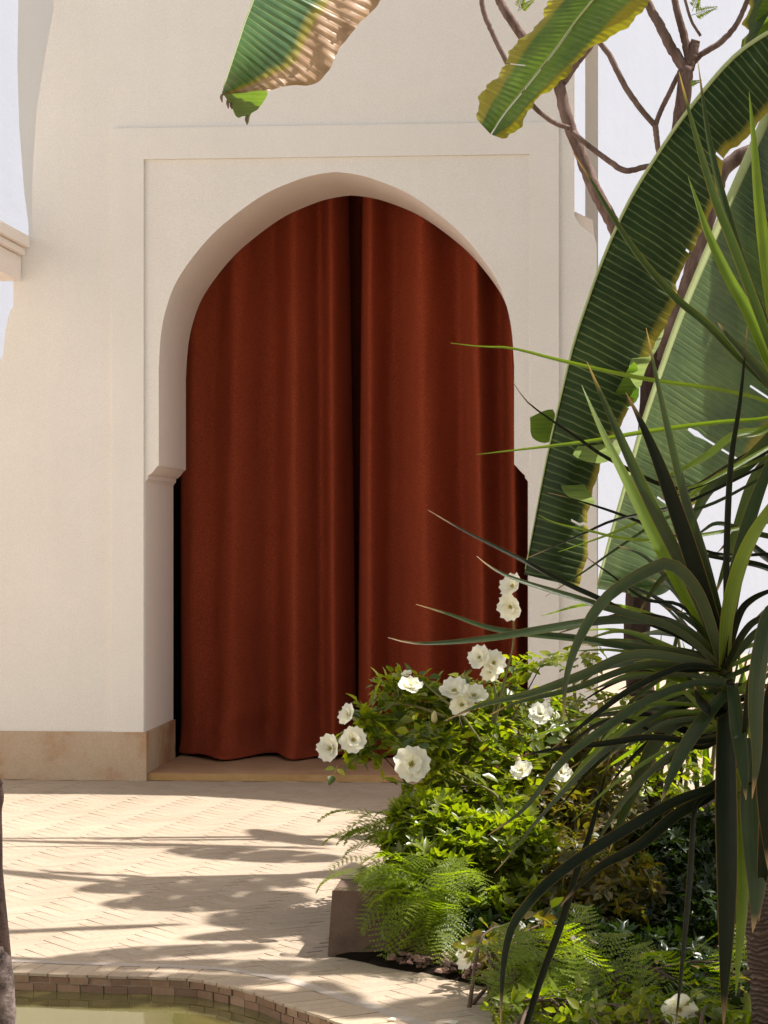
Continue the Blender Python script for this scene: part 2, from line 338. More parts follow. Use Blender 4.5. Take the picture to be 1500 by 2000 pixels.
def tile_prism(q, z, th=.02):
    n = len(q); cx = sum(p[0] for p in q)/n; cy = sum(p[1] for p in q)/n; s = .965
    tx, ty = random.uniform(-.003, .003), random.uniform(-.003, .003)
    top = [(x, y, z+(x-cx)*tx+(y-cy)*ty) for x, y in q]
    V = [(x, y, z-th) for x, y in q]+[(x, y, v[2]-.0008) for (x, y), v in zip(q, top)]+[(cx+(x-cx)*s, cy+(y-cy)*s*.98, v[2]) for (x, y), v in zip(q, top)]
    F = [tuple(range(2*n, 3*n))]+[(i, (i+1) % n, (i+1) % n+n, i+n) for i in range(n)]+[(i+n, (i+1) % n+n, (i+1) % n+2*n, i+2*n) for i in range(n)]
    return V, F
vis = lambda q: (lambda c: -200 < (c.x*_c+c.y*_s)/(c.y*_c-c.x*_s)*FPX+750 < 1000)(Vector((sum(p[0] for p in q)/len(q), sum(p[1] for p in q)/len(q))))
near = [q for q in T2 if vis(q)][:200]; nid = set(map(id, near)); rest = B()
for q in T2:
    z = random.gauss(.001, .0003)
    V, F = tile_prism(q, z)
    if id(q) in nid: mesh('paving_tile', V, F, M_tile, pavement)
    else: rest.add(V, F)
o = mesh('far_paving_tiles', rest.V, rest.F, M_tile, pavement); o['kind'] = 'stuff'
# pool rim: a course of tiles laid square to the edge, a grey band behind it, two courses of brick below
def walk(line, step):
    r = []; carry = 0.
    for a, b in zip(line[:-1], line[1:]):
        L = (b-a).length; s = carry
        while s < L: r.append((a+(b-a)*(s/L), (b-a).normalized())); s += step
        carry = s-L
    return r
rim = empty('pool_edge', (pool[5].x, pool[5].y, 0), 'worn tiled pool edge with brown brick face above the green water', 'pool edge')
pts = walk(pool, .0515)
for (p, t), (p2, t2) in zip(pts[:-1], pts[1:]):
    if p.y < 4.9: break
    n1 = Vector((-t.y, t.x)); n2 = Vector((-t2.y, t2.x)); a = p+t*.0022-n1*.006; b = p2-t2*.0022-n2*.006; k = random.gauss(0, .0012)
    q = [a, b, p2-t2*.002+n2*.128, p+t*.002+n1*.128]
    V, F = tile_prism([tuple(x) for x in q], k*.6, .007); child_world(mesh('rim_tile', V, F, M_rim), rim)
for row, (z0, z1, st) in enumerate(((-.0235, -.0065, .052), (-.046, -.0255, .061))):
    pts = walk(pool, st)
    for (p, t), (p2, t2) in zip(pts[:-1], pts[1:]):
        if p.y < 4.9: break
        o_ = random.uniform(-.003, .003); n1 = Vector((-t.y, t.x)); n2 = Vector((-t2.y, t2.x)); e = .002
        q = [p+t*e-n1*(.004+o_), p2-t2*e-n2*(.004+o_+random.uniform(-.002, .002)), p2-t2*e+n2*.03, p+t*e+n1*.03]
        V = [(*x, z0-(.02 if row else 0)) for x in q]+[(*x, z1-random.uniform(0, .0015)) for x in q]
        child_world(mesh('edge_brick', V, [(3, 2, 1, 0), (4, 5, 6, 7), (0, 1, 5, 4), (1, 2, 6, 5), (2, 3, 7, 6), (3, 0, 4, 7)], M_poolbrick), rim)
bd = offset(pool, .126); be = offset(pool, .172)
V = [(*p, .0004) for p in bd]+[(*p, .0004) for p in be]; k = len(bd)
child_world(mesh('mortar_band', V, [(i, i+1, i+1+k, i+k) for i in range(k-1)], M_greyjoint), rim)
wv = [(*(p+Vector((0, .02))), -.044) for p in pool]+[(pool[-1].x+.02, pf-.02, -.044), (-2.92, pf-.02, -.044)]
tag(mesh('water', wv, [tuple(range(len(wv)))], M_water), kind='structure')
# ================================================================== DOOR WALL
WP = lambda px, py, Y=YW: (at(px, py, Y).x, at(px, py, Y).z)
cxw = WP(655, 1000)[0]
hw_lo = (WP(1028, 1000)[0]-WP(281, 1000)[0])/2; hw_up = (WP(1004, 1000)[0]-WP(310, 1000)[0])/2
zi0, zi1 = WP(655, 942)[1], WP(655, 908)[1]; z_sill = .033; z_pl = WP(655, 1432)[1]
ap = [(0, 375), (30, 378.5), (68, 388), (130, 414), (190, 455), (240, 500), (290, 566), (312, 620), (322, 670), (326, 730)]
ap = [(d/326*hw_up, (HOR-y)/.931/437.5+CAM_H) for d, y in ap]; zs = ap[0][1]-WP(655, 336)[1]; ap = [(x, z-zs) for x, z in ap]
half = [(hw_lo, 0.0), (hw_lo, zi0), (hw_lo-.006, zi0+.012), (hw_lo-.012, zi0+.016), (hw_lo-.014, zi0+.034), (hw_lo-.026, zi0+.040), (hw_lo-.040, zi0+.055), (hw_lo-.050, zi1-.008), (hw_up, zi1)]
archc = [(v[0], v[2]) for v in spline([(x, 0, z) for x, z in reversed(ap)], 40)]
half += archc[:-1]
hole = [(cxw+x, z) for x, z in half]+[(cxw, ap[0][1])]+[(cxw-x, z) for x, z in reversed(half)]
fo_l, fo_r, fo_t = WP(221, 800)[0], WP(1092, 800)[0], (WP(222, 251)[1]+WP(1093, 239)[1])/2
fi_l, fi_r, fi_t = cxw-hw_lo-.004, cxw+hw_lo+.010, (WP(285, 315)[1]+WP(1030, 300)[1])/2
ZT = 4.3; REC = .72
pier = [WP(1165, 1600)[0], WP(1121, 200)[0]]
prR = [(WP(1166, 1000)[0], 0), (WP(1166, 1000)[0], WP(1166, 478)[1]), (WP(1160, 460)[0], WP(1160, 459)[1]), (WP(1146, 450)[0], WP(1146, 449)[1]), (WP(1133, 440)[0], WP(1133, 440)[1]), (WP(1124, 425)[0], WP(1124, 424)[1]), (WP(1121, 416)[0], WP(1121, 414)[1]), (WP(1121, 200)[0], ZT)]
prL = [WP(112, -350), WP(109, -80), WP(104, 20), WP(88, 110), WP(72, 210), WP(64, 330), WP(62, 459), WP(46, 463), WP(27, 497), WP(26, 600), WP(20, 606), WP(10, 650), WP(6, 690), WP(-12, 740), WP(-90, 800)]
prL = [(prL[0][0], ZT)]+prL[1:]+[(WP(-400, 800)[0], WP(0, 800)[1]), (WP(-400, 800)[0], 0)]
door_wall = empty('arched_wall', (cxw, YW, 0), 'cream plastered wall pierced by a pointed horseshoe archway with stepped frame', 'wall')
def face_region(b, outer, inner, y):          # both are open at the foot: outline of the band between them
    poly = outer+list(reversed(inner)); t = tessellate_polygon([[Vector((x, z, 0)) for x, z in poly]])
    b.add([(x, y, z) for x, z in poly], t)
def step(b, line, y0, y1): k = len(line); b.add([(x, y0, z) for x, z in line]+[(x, y1, z) for x, z in line], [(i, i+1, i+1+k, i+k) for i in range(k-1)])
fo = [(fo_r, 0), (fo_r, fo_t), (fo_l, fo_t), (fo_l, 0)]; fi = [(fi_r, 0), (fi_r, fi_t), (fi_l, fi_t), (fi_l, 0)]
YP = YW-.018; YI = YW-.004
b = B(); face_region(b, prR+prL, fo, YW); face_region(b, fo, fi, YP); face_region(b, fi, hole, YI)
step(b, fo, YW, YP); step(b, fi, YP, YI); step(b, list(reversed(prR+prL)), YW, YW+REC)
b.add([(prR[0][0], YW+REC, 0), (prR[0][0], YW+REC, ZT), (prL[-1][0], YW+REC, ZT), (prL[-1][0], YW+REC, 0)], [])
child_world(mesh('wall_face', b.V, b.F, M_wall), door_wall)
b = B(); step(b, hole, YI, YW+REC); rv = child_world(mesh('reveal', b.V, b.F, M_reveal), door_wall)
bm = bmesh.new(); bm.from_mesh(rv.data); bmesh.ops.remove_doubles(bm, verts=bm.verts, dist=1e-5)
for f in bm.faces: f.smooth = True
for e in bm.edges:
    if len(e.link_faces) == 2 and e.calc_face_angle() > .3: e.smooth = False
bm.to_mesh(rv.data); bm.free()
# impost mouldings, a hair proud of the wall
for s in ():
    pr = [(hw_lo+.012, zi0-.002), (hw_lo-.001, zi0-.002)]+[(x-.002, z) for x, z in half[2:9]]+[(hw_up-.002, zi1+.002), (hw_lo+.012, zi1+.002)]
    child_world(B().slab([(cxw+s*x, z) for x, z in pr[1:-1]]+[(cxw+s*(hw_up+.004), zi1+.002)][:0], YI-.003, YW+REC-.002).make('impost_moulding', M_reveal), door_wall)
# stone plinth panels
xl = cxw-hw_lo; xr = cxw+hw_lo
for x0, x1 in ((prL[-1][0], WP(-130, 1000)[0]-.002), (WP(-130, 1000)[0]+.001, xl+.002-.004+.0)):
    child_world(B().box((x0, YP-.014, .001), (x1, YW+.05, z_pl)).make('plinth_panel', M_plinth), door_wall)
child_world(B().box((xl-.0045, YP-.0145, .0005), (xl+.010, YW+REC, z_pl+.0005)).make('plinth_panel', M_plinth), door_wall)
child_world(B().box((xr-.010, YP-.0145, .0005), (xr+.0045, YW+REC, z_pl+.0005)).make('plinth_panel', M_plinth), door_wall)
child_world(B().box((xr+.0055, YP-.014, .001), (prR[0][0]+.012, YW+.05, z_pl)).make('plinth_panel', M_plinth), door_wall)
# threshold
child_world(B().box((xl+.0105, YW-.004, .001), (xr-.0105, YW+REC+.35, z_sill)).make('threshold', M_sill), door_wall)
child_world(B().box((xl+.0105, YW-.012, .001), (xr-.0105, YW-.005, z_sill-.002)).make('threshold_edge', M_ochre), door_wall)
# room behind the curtain
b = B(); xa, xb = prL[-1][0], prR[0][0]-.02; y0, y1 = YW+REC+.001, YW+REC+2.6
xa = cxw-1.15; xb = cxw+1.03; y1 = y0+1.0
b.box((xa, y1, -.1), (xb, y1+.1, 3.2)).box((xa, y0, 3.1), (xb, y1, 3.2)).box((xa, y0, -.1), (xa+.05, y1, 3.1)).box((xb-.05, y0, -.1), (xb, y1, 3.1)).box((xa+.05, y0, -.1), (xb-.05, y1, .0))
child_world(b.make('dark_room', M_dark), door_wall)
# unseen slab added over the walk; front edge shaped from the floor's shade line
def lift(px, py, z): p = ground(px, py); return (p.x+SUN.x/SUN.z*z, p.y+SUN.y/SUN.z*z)
edge = [lift(-700, 1546, ZT), lift(0, 1550, ZT), lift(250, 1551, ZT), lift(430, 1554, ZT), lift(600, 1564, ZT), lift(780, 1586, ZT), lift(900, 1604, ZT), lift(1010, 1628, ZT), lift(1060, 1700, ZT)]
shade_roof = B().hslab(edge+[(edge[-1][0]+.05, YW+3.4), (edge[0][0], YW+3.4)], ZT, ZT+.22).make('shade_roof', M_wall)
tag(shade_roof, 'unseen cream slab added over the arched wall, edge shaped to cast the shade line', 'shade_roof')
# side arch seen at the left edge, pier behind at the right edge
side = empty('side_arch', (WP(20, 900)[0], YW+.8, 0), 'pale side arch with moulded impost at the upper left edge', 'arch')
YB = YW+REC+.5
b = B().slab([WP(36, -300, YB), WP(36, 0, YB), WP(34, 130, YB), WP(38, 250, YB), WP(48, 380, YB), WP(56, 440, YB), WP(56, 500, YB), WP(140, 500, YB), WP(140, -300, YB)], YB, YB+.3)
child_world(b.make('arch_band', M_sidewall), side)
b = B(); p0, p1 = at(-60, 398, YW-.55), at(62, 466, YW+.02)
for (za, zb, xo) in ((0., -.05, 0.), (-.055, -.085, -.02), (-.09, -.20, -.04)):
    a0 = at(-60, 398, YW-.55); a1 = at(58, 462, YW-.02)
    b.add([(a0.x-.3+xo, a0.y, a0.z+za), (a0.x+xo, a0.y, a0.z+za), (a1.x+xo, a1.y, a1.z+za), (a1.x-.3+xo, a1.y, a1.z+za), (a0.x-.3+xo, a0.y, a0.z+zb), (a0.x+xo, a0.y, a0.z+zb), (a1.x+xo, a1.y, a1.z+zb), (a1.x-.3+xo, a1.y, a1.z+zb)],
          [(0, 1, 2, 3), (7, 6, 5, 4), (0, 4, 5, 1), (1, 5, 6, 2), (2, 6, 7, 3), (3, 7, 4, 0)])
child_world(b.make('impost', M_reveal), side)
rp = empty('rear_pier', (WP(1155, 900)[0], YB+1, 0), 'greyish rear pier showing as a strip past the right edge of the arched wall', 'pier')
Yr = YW+REC+1.2
child_world(B().slab([WP(1143, 1545, Yr), WP(1168, 1545, Yr), WP(1168, -300, Yr), WP(1143, -300, Yr)], Yr, Yr+.25).make('shaft', M_shadewall), rp)
child_world(B().slab([WP(1108, 414, YW+REC+.03), WP(1122, 413, YW+REC+.03), WP(1158, 430, YW+REC+.03), WP(1164, 480, YW+REC+.03), WP(1108, 480, YW+REC+.03)], YW+REC+.03, YW+REC+.3).make('impost', M_reveal), rp)
# courtyard wall far behind
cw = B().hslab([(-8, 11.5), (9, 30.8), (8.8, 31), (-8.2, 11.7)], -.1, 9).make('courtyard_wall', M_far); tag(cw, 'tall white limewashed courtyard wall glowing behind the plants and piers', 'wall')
sw_ = B().box((-6.8, -6, -.1), (-6.5, 9.5, 5)).make('side_bounce_wall', M_shadewall); tag(sw_, 'unseen courtyard wall added left of the pool to bounce sunlight into the shade', 'wall')  # unseen wall, added as warm fill for the shaded arch
bw_ = B().box((-6.5, -6, -.1), (9, -5.7, 5)).make('facing_bounce_wall', M_shadewall); tag(bw_, 'unseen courtyard wall added behind the viewpoint to bounce light at the archway', 'wall')  # also added out of view, throws light back on the door wall
# ================================================================== CURTAINS
YCu = YW+REC+.24
def curtain(name, pl_top, pl_bot, pr_top, pr_bot, ridges, label, flare):
    """one hanging panel: folds follow the listed ridge positions (pixels across) and drift a little on the way down"""
    top, bot = -.02, 0; nx, nz = 150, 90; V = []; uv = []
    zt, zb = 2.98, z_sill+.004
    for j in range(nz+1):
        t = j/nz; z = zt+(zb-zt)*t
        a = pl_top+(pl_bot-pl_top)*t**.8; c = pr_top+(pr_bot-pr_top)*t**.8
        for i in range(nx+1):
            s = i/nx; px = a+(c-a)*s; y = 0.
            for (r, wd, amp, dr) in ridges:
                rr = r+dr*(t-.3); y -= amp*math.exp(-((px-rr)/wd)**2)
            y += .004*math.sin(px*.09+t*3)+.008*math.sin(px*.031-t*2.2+1)+.0025*math.sin(px*.21+t*9)*math.sin(t*11)
            k = max(0, (t-.9)/.1)
            y -= k*k*(.05+.035*math.sin(px*.045+flare))+.02*k*math.sin(k*9+px*.035+flare); zz = z
            if k > 0: zz = z+.016*k*k*(1+math.sin(px*.03+flare*2)); y += .012*math.sin(k*7+px*.02)*k
            if k > .6: u_ = (k-.6)/.4; zz = z_sill+.012+.012*(1+math.sin(px*.05+flare*3+u_*4))*(1-u_*.5)*u_+(z-z_sill)*(1-u_)*.5; y -= .09*u_*(1+.4*math.sin(px*.038+flare*5))
            edge_r = min(s, 1-s)
            if edge_r < .02: y += .02*(1-edge_r/.02)
            x = at(px, 1000, YCu).x; V.append((x, YCu+y, zz)); uv.append((s, t))
    F = [(j*(nx+1)+i, j*(nx+1)+i+1, (j+1)*(nx+1)+i+1, (j+1)*(nx+1)+i) for j in range(nz) for i in range(nx)]
    o = mesh(name, V, F, M_cloth, None, True); sd = o.modifiers.new('thick', 'SOLIDIFY'); sd.thickness = .004; sd.offset = 1
    tag(o, label, 'curtain', 'rust curtains in the archway'); return o
curtain('curtain', 352, 357, 681, 697, [(392, 40, .12, 0), (474, 42, .21, -14), (584, 34, .21, 4), (655, 20, .18, 8)],
        'left rust red curtain panel pooling on the threshold, black gap at its outer side', .6)
curtain('curtain', 712, 698, 1075, 1060, [(730, 23, .20, -2), (834, 42, .22, 12), (934, 24, .19, 26), (1002, 17, .12, 14)],
        'right rust red curtain panel with its lower right behind the rose bush', 2.4)
# a lap of cloth turned back behind the meeting edges
V = []; F = []
for j in range(31):
    t = j/30; z = 2.95+(z_sill+.02-2.95)*t
    for i in range(7):
        px = 668+(60-t*28)*i/6+8*t; V.append((at(px, 1000, YCu+.3).x, YCu+.30+.012*math.sin(i*1.4), z))
F = [(j*7+i, j*7+i+1, j*7+i+8, j*7+i+7) for j in range(30) for i in range(6)]
lap = mesh('curtain_lining', V, F, M_cloth, None, True); tag(lap, 'dark inner curtain strip showing in the gap at the arch point', 'curtain')
# ================================================================== BLOCK, BED
bp = ground(640, 1868); bw = .27
b = B().slab([(bp.x, 0), (bp.x+bw, 0), (bp.x+bw, .172), (bp.x+.012, .172)], bp.y, bp.y+.21)
blk = b.make('stone_block', M_block); tag(blk, 'low dark stone block at the corner of the planting bed, half covered by fern', 'block')
bv = blk.modifiers.new('bev', 'BEVEL'); bv.width = .006; bv.segments = 2
nx, ny = 60, 60; V = []; F = []
for j in range(ny+1):
    for i in range(nx+1):
        x = bedx+.02+(i/nx)*5; yf = np.interp(x, [p.x for p in bed], [p.y for p in bed]); y = yf+(j/ny)*(9.6-yf)
        z = .004+.022*min(1, j/8)*(1+.5*math.sin(x*9+y*7))+random.uniform(0, .012) if j else -.004
        V.append((x, y, z))
F = [(j*(nx+1)+i, j*(nx+1)+i+1, (j+1)*(nx+1)+i+1, (j+1)*(nx+1)+i) for j in range(ny) for i in range(nx)]
tag(mesh('soil', V, F, M_soil, None, True), kind='structure')
b = B()
for _ in range(420):                          # chips and fallen petals along the bed's front
    px = random.uniform(760, 1150); x0 = ground(px, np.interp(px, [p[0] for p in soil_front], [p[1] for p in soil_front])-random.uniform(-2, 40)**1.0)
    r = random.uniform(.006, .018); q = Matrix.Rotation(random.uniform(0, 6.3), 3, 'Z') @ Matrix.Rotation(random.uniform(-.6, .6), 3, 'X')
    pts = [Vector((math.cos(a)*r*random.uniform(.6, 1.3), math.sin(a)*r*random.uniform(.5, 1), 0)) for a in (0, 1.2, 2.5, 3.7, 5)]
    z = x0.z+random.uniform(.012, .035)
    b.add([q @ p+Vector((x0.x, x0.y, z)) for p in pts]+[q @ (p*.8)+Vector((x0.x, x0.y, z+.006)) for p in pts], [(4, 3, 2, 1, 0), (5, 6, 7, 8, 9)]+[(i, (i+1) % 5, (i+1) % 5+5, i+5) for i in range(5)])
tag(mesh('bark_chips', b.V, b.F, M_chip), 'bark chips and pinkish petals scattered along the bed edge', 'mulch', kind='stuff')
#PLANTS
# ================================================================== TREE AND BRANCHES
def branch(pts, Y, rads, n=9, rough_=1.):
    """limb traced from (pixel x, pixel y, depth offset) with radii in pixels at its depth"""
    P = [at(p[0], p[1], Y+(p[2] if len(p) > 2 else 0)) for p in pts]
    k = FPX/Y; m_ = max(10, len(P)*7); Q = spline(P, m_)
    R_ = np.interp(np.linspace(0, 1, m_), np.linspace(0, 1, len(rads)), rads)/k
    Q = [q+Vector((random.gauss(0, 1), random.gauss(0, 1), random.gauss(0, 1)))*r*.05*rough_ for q, r in zip(Q, R_)]
    R_ = [r*(1+rough_*random.uniform(-.03, .04)) for r in R_]
    return B().tube(Q, R_, n)
TY = 8.8
tree = empty('branching_tree', ground(1262, 1618), 'slender brown tree with bare forking limbs rising behind the banana leaves', 'tree')
branch([(1268, 1640), (1262, 1500), (1262, 1400), (1250, 1330), (1244, 1200), (1255, 1050), (1264, 900), (1268, 780), (1276, 680)], TY, [31, 28, 27, 25, 22, 19, 18], 14).make('trunk', M_barkdark, tree, True)
for pts, rr, mt in (
    ([(1276, 690), (1262, 610), (1235, 530), (1198, 440), (1160, 365), (1128, 285), (1110, 240), (1098, 195), (1090, 150)], [16, 15, 14, 13, 12, 12], M_bark),
    ([(1091, 158), (1062, 126), (1030, 85), (1000, 42), (975, 0), (960, -40)], [12, 10, 9, 8], M_bark),
    ([(1092, 152), (1106, 100), (1130, 45), (1146, -8), (1155, -50)], [9, 8, 7, 6], M_bark),
    ([(1098, 160), (1120, 128), (1148, 92), (1170, 45), (1192, -10), (1210, -60)], [10, 9, 8, 7], M_bark),
    ([(1276, 690), (1292, 580), (1305, 450), (1318, 330), (1328, 240), (1340, 140), (1342, 128)], [16, 15, 15, 14], M_bark),
    ([(1342, 138), (1318, 105), (1286, 45), (1262, 0), (1245, -40)], [12, 10, 9, 8], M_bark),
    ([(1344, 135), (1352, 105), (1359, 78)], [12, 11, 9], M_bark),
    ([(1346, 118), (1336, 70), (1322, 20), (1312, -30)], [8, 8, 7, 6], M_bark),
    ([(1350, 125), (1372, 105), (1408, 82), (1440, 45), (1462, -5), (1475, -40)], [6, 6, 5, 5], M_bark),
    ([(1500, -60), (1482, 0), (1475, 50)], [6, 6, 5], M_bark),
    ([(1280, 700), (1320, 620), (1360, 500), (1388, 410), (1408, 340), (1440, 308), (1500, 280)], [17, 16, 15, 15, 14], M_bark)):
    branch(pts, TY, rr).make('branch', mt, tree, True)
for pts, rr in (
    ([(938, -30), (944, 20), (962, 65), (985, 112), (1012, 160), (1040, 205), (1080, 238), (1112, 250)], [5, 5, 5]),
    ([(1118, 258), (1150, 285), (1190, 315), (1222, 334), (1260, 326), (1300, 322), (1340, 300)], [5, 6, 5]),
    ([(1140, -40), (1160, 60), (1192, 110), (1222, 170), (1256, 218), (1280, 245)], [4, 6, 6]),
    ([(1280, 245), (1290, 218), (1306, 185), (1318, 160), (1330, 135)], [5, 5, 5]),
    ([(1280, 243), (1284, 280), (1290, 320), (1300, 380)], [6, 5, 5]),
    ([(1368, 70), (1350, 40), (1338, 0), (1330, -30)], [3, 3, 3])):
    branch(pts, TY-.25, rr, 7).make('twig', M_bark, tree, True)
def sprig(px, py, Y, L, ang, name='sprig'):
    b = B(); c = at(px, py, Y); d = Vector((math.cos(ang), 0, math.sin(ang)))
    b.tube([c, c+d*L*.5, c+d*L+Vector((0, 0, -.01))], [.0012, .001, .0006], 5)
    for i in range(26):
        t = .15+.85*i/26; p = c+d*L*t; s = 1 if i % 2 else -1; q = (d*.5+Vector((-d.z, random.uniform(-.5, .5), d.x))*s).normalized()*L*.32*(1.1-t); w_ = q.cross(d).normalized()*.0018+d*.0035
        b.add([p, p+q*.5+w_, p+q, p+q*.5-w_], [(0, 1, 2, 3)])
    b.make(name, M_fern, tree)
for a in ((1012, 22, .09, 1.3), (1014, 20, .07, .6), (1352, 22, .09, 1.2), (1350, 30, .10, .3), (1172, 12, .06, 1.9), (1345, 165, .05, .3)): sprig(a[0], a[1], TY-.2, a[2], a[3])
lt = empty('palm_trunk', ground(-30, 2040), 'grey brown trunk leaning in at the lower left corner by the pool', 'tree')
branch([(-18, 1490), (-9, 1520), (-8, 1555), (-14, 1590), (-12, 1680), (-6, 1780), (0, 1880), (4, 1960), (6, 2040), (6, 2120)], 4.9, [4, 17, 19, 17, 19, 22, 24, 25, 26, 28], 16, .15).make('trunk', M_barkdark, lt, True)
branch([(-6, 1840), (1, 1880), (5.5, 1960), (7.5, 2040), (8, 2120)], 4.895, [18, 24.5, 25.5, 26.5, 28], 16, .2).make('worn_trunk_base', M_greybark, lt, True)
branch([(-10, 1540), (-60, 1440), (-110, 1300), (-150, 1000), (-160, 400), (-140, -500)], 4.9, [18, 18, 18, 17, 16, 14], 12).make('upper_trunk', M_barkdark, lt, True)
# ================================================================== BANANA LEAVES
def banana_leaf(parent, rib, marg, Y, mat, dy=(0, 0), bow=.05, droop=.0, back=.0, rows=190, cols=12, veins=60, slant=0., holes=(), wig=1., rw=6, name='leaf', crink=0.):
    """blade between a midrib and a margin, both traced as (pixel x, pixel y); dy = depth at both sides; back = width of the half folded behind"""
    Rb = spline([Vector((x, y, 0)) for x, y in rib], rows+1); Mg = spline([Vector((x, y, 0)) for x, y in marg], rows+1)
    V = []; uv = []; k = FPX/Y; sd = random.uniform(0, 50)
    for i in range(rows+1):
        t = i/rows; a = Rb[i]; c = Mg[i]
        for j in range(cols+1):
            s = j/cols; a, c = Rb[i], Mg[i]
            for (t0, w_, s0) in holes:
                if s > s0:
                    x = t-t0; sh = (1 if x >= 0 else -1)*w_*((s-s0)/(1-s0))**.8*math.exp(-abs(x)/(w_*4)); ii = min(rows, max(0, (t+sh)*rows)); i0_ = int(min(rows-1, ii)); f_ = ii-i0_
                    a = Rb[i0_].lerp(Rb[i0_+1], f_); c = Mg[i0_].lerp(Mg[i0_+1], f_)
            p = a.lerp(c, s)
            mgw = s**6*wig*(.004*math.sin(t*veins*1.7+sd)+.012*math.sin(t*9+sd)+.012*math.sin(t*23+sd*2)+.002*math.sin(t*veins*.63*6))
            dep = dy[0]+(dy[1]-dy[0])*s-bow*math.sin(math.pi*s)+droop*t
            dep += .0035*abs(math.sin(t*veins*math.pi))**.5*min(1, s*5) + .012*s*math.sin(t*17+sd)*wig
            dep += crink*max(0, s-.5)*(math.sin(s*31+t*19)+math.sin(t*43-s*17)+.6*math.sin(t*90+s*40))*.02
            v = at(p.x, p.y, Y+dep); d = (c-a).normalized(); v += Vector((d.x, 0, -d.y))*mgw
            V.append(v); uv.append((t, s))
    W1 = cols+1; F = []
    for i in range(rows):
        for j in range(cols):
            t, s = i/rows, j/cols
            if any(i/rows <= h[0] < (i+1)/rows and s >= h[2] for h in holes): continue
            F.append((i*W1+j, i*W1+j+1, (i+1)*W1+j+1, (i+1)*W1+j))
    if back:                                  # other half of the blade, hanging behind the rib
        n0 = len(V)
        for i in range(rows+1):
            t = i/rows; a = Rb[i]; c = Mg[i]
            for j in range(cols+1):
                s = j/cols; p = a.lerp(c, s*back*(.9+.1*math.sin(t*9+sd)))
                dep = dy[0]+.02+.22*s**.7+droop*t+.0035*abs(math.sin(t*veins*math.pi))**.5*min(1, s*5)
                V.append(at(p.x, p.y, Y+dep)); uv.append((t, s))
        F += [(n0+i*W1+j+1, n0+i*W1+j, n0+(i+1)*W1+j, n0+(i+1)*W1+j+1) for i in range(rows) for j in range(cols)]
    o = mesh(name, V, F, mat, None, True, uv); child_world(o, parent)
    if rw:
        ks = range(0, rows+1, 6); P = [at(Rb[i].x, Rb[i].y, Y+dy[0]+droop*i/rows-.004) for i in ks]
        rb = B().tube(P, [max(.0015, rw/k*(1-.8*i/rows)) for i in ks], 8).make('midrib', M_rib, None, True)
        rb.parent = o; rb.matrix_parent_inverse = Matrix.Identity(4)
    return o
ban = empty('banana_plant', ground(1390, 1700), 'tall banana plant with ribbed drooping leaves at the right', 'plant')
stem = branch([(1560, 1600), (1590, 1300), (1610, 900), (1600, 500), (1570, 200), (1530, 60), (1500, -120), (1480, -420)], 7.9, [70, 66, 60, 52, 42, 32, 28, 24], 16); stem.make('stem', M_ringed, ban, True)
# big dark leaf drooping across the wall
o = banana_leaf(ban, [(1640, -30), (1540, 40), (1440, 105), (1350, 208), (1280, 308), (1225, 400), (1180, 500), (1145, 595), (1118, 680), (1095, 775), (1073, 870), (1055, 960), (1040, 1040), (1024, 1122)],
    [(1700, 60), (1580, 150), (1500, 225), (1448, 278), (1415, 300), (1392, 400), (1352, 490), (1320, 545), (1315, 590), (1268, 690), (1240, 790), (1178, 900), (1150, 1000), (1152, 1080), (1132, 1148)],
    7.0, M_banC, (0, -.02), .05, -.35, veins=88, back=.55, rw=5, rows=260, wig=.45, holes=((.80, .009, .45), (.30, .004, .8), (.71, .004, .75), (.90, .006, .6), (.45, .003, .85)))
o['label'] = 'large dark green leaf drooping diagonally'
# lobes of the same leaf; sunlight painted into the pale ones' colour
def lobe(poly, Y, mat, parent, tilt=.12, name='torn_lobe', lift_=0.):
    """small piece of blade filling an outline, curled in depth"""
    c = sum((Vector(p) for p in poly), Vector((0, 0)))/len(poly); V = []; uv = []; rings = 5; n = len(poly)*4
    ol = spline([Vector((*p, 0)) for p in poly+[poly[0]]], n+1)[:-1]
    V.append(at(c.x, c.y, Y-lift_)); uv.append((.5, .2))
    for r in range(1, rings+1):
        s = r/rings
        for q in ol:
            x = c.x+(q.x-c.x)*s; y = c.y+(q.y-c.y)*s
            V.append(at(x, y, Y+tilt*(y-c.y)/100-lift_*(1-s*s))); uv.append((.5+(y-c.y)/400, .2+.4*s))
    F = [(0, 1+i, 1+(i+1) % n) for i in range(n)]+[(1+(r-1)*n+i, 1+r*n+i, 1+r*n+(i+1) % n, 1+(r-1)*n+(i+1) % n) for r in range(1, rings) for i in range(n)]
    return child_world(mesh(name, V, F, mat, None, True, uv), parent)
lobe([(1225, 730), (1240, 690), (1295, 640), (1288, 672), (1262, 720), (1248, 760)], 6.72, M_banL, ban, -.9)
lobe([(1200, 770), (1240, 705), (1248, 770), (1235, 790), (1190, 812), (1165, 790)], 6.72, M_banB, ban, .4)
lobe([(1130, 870), (1160, 825), (1200, 850), (1212, 885), (1170, 905), (1120, 890)], 6.66, M_banL, ban, -.9)
lobe([(1092, 925), (1110, 915), (1140, 945), (1162, 985), (1130, 980), (1100, 960)], 6.60, M_banL, ban, -1.)
lobe([(1035, 815), (1070, 800), (1084, 808), (1074, 862), (1040, 855)], 6.82, M_banB, ban, .3)
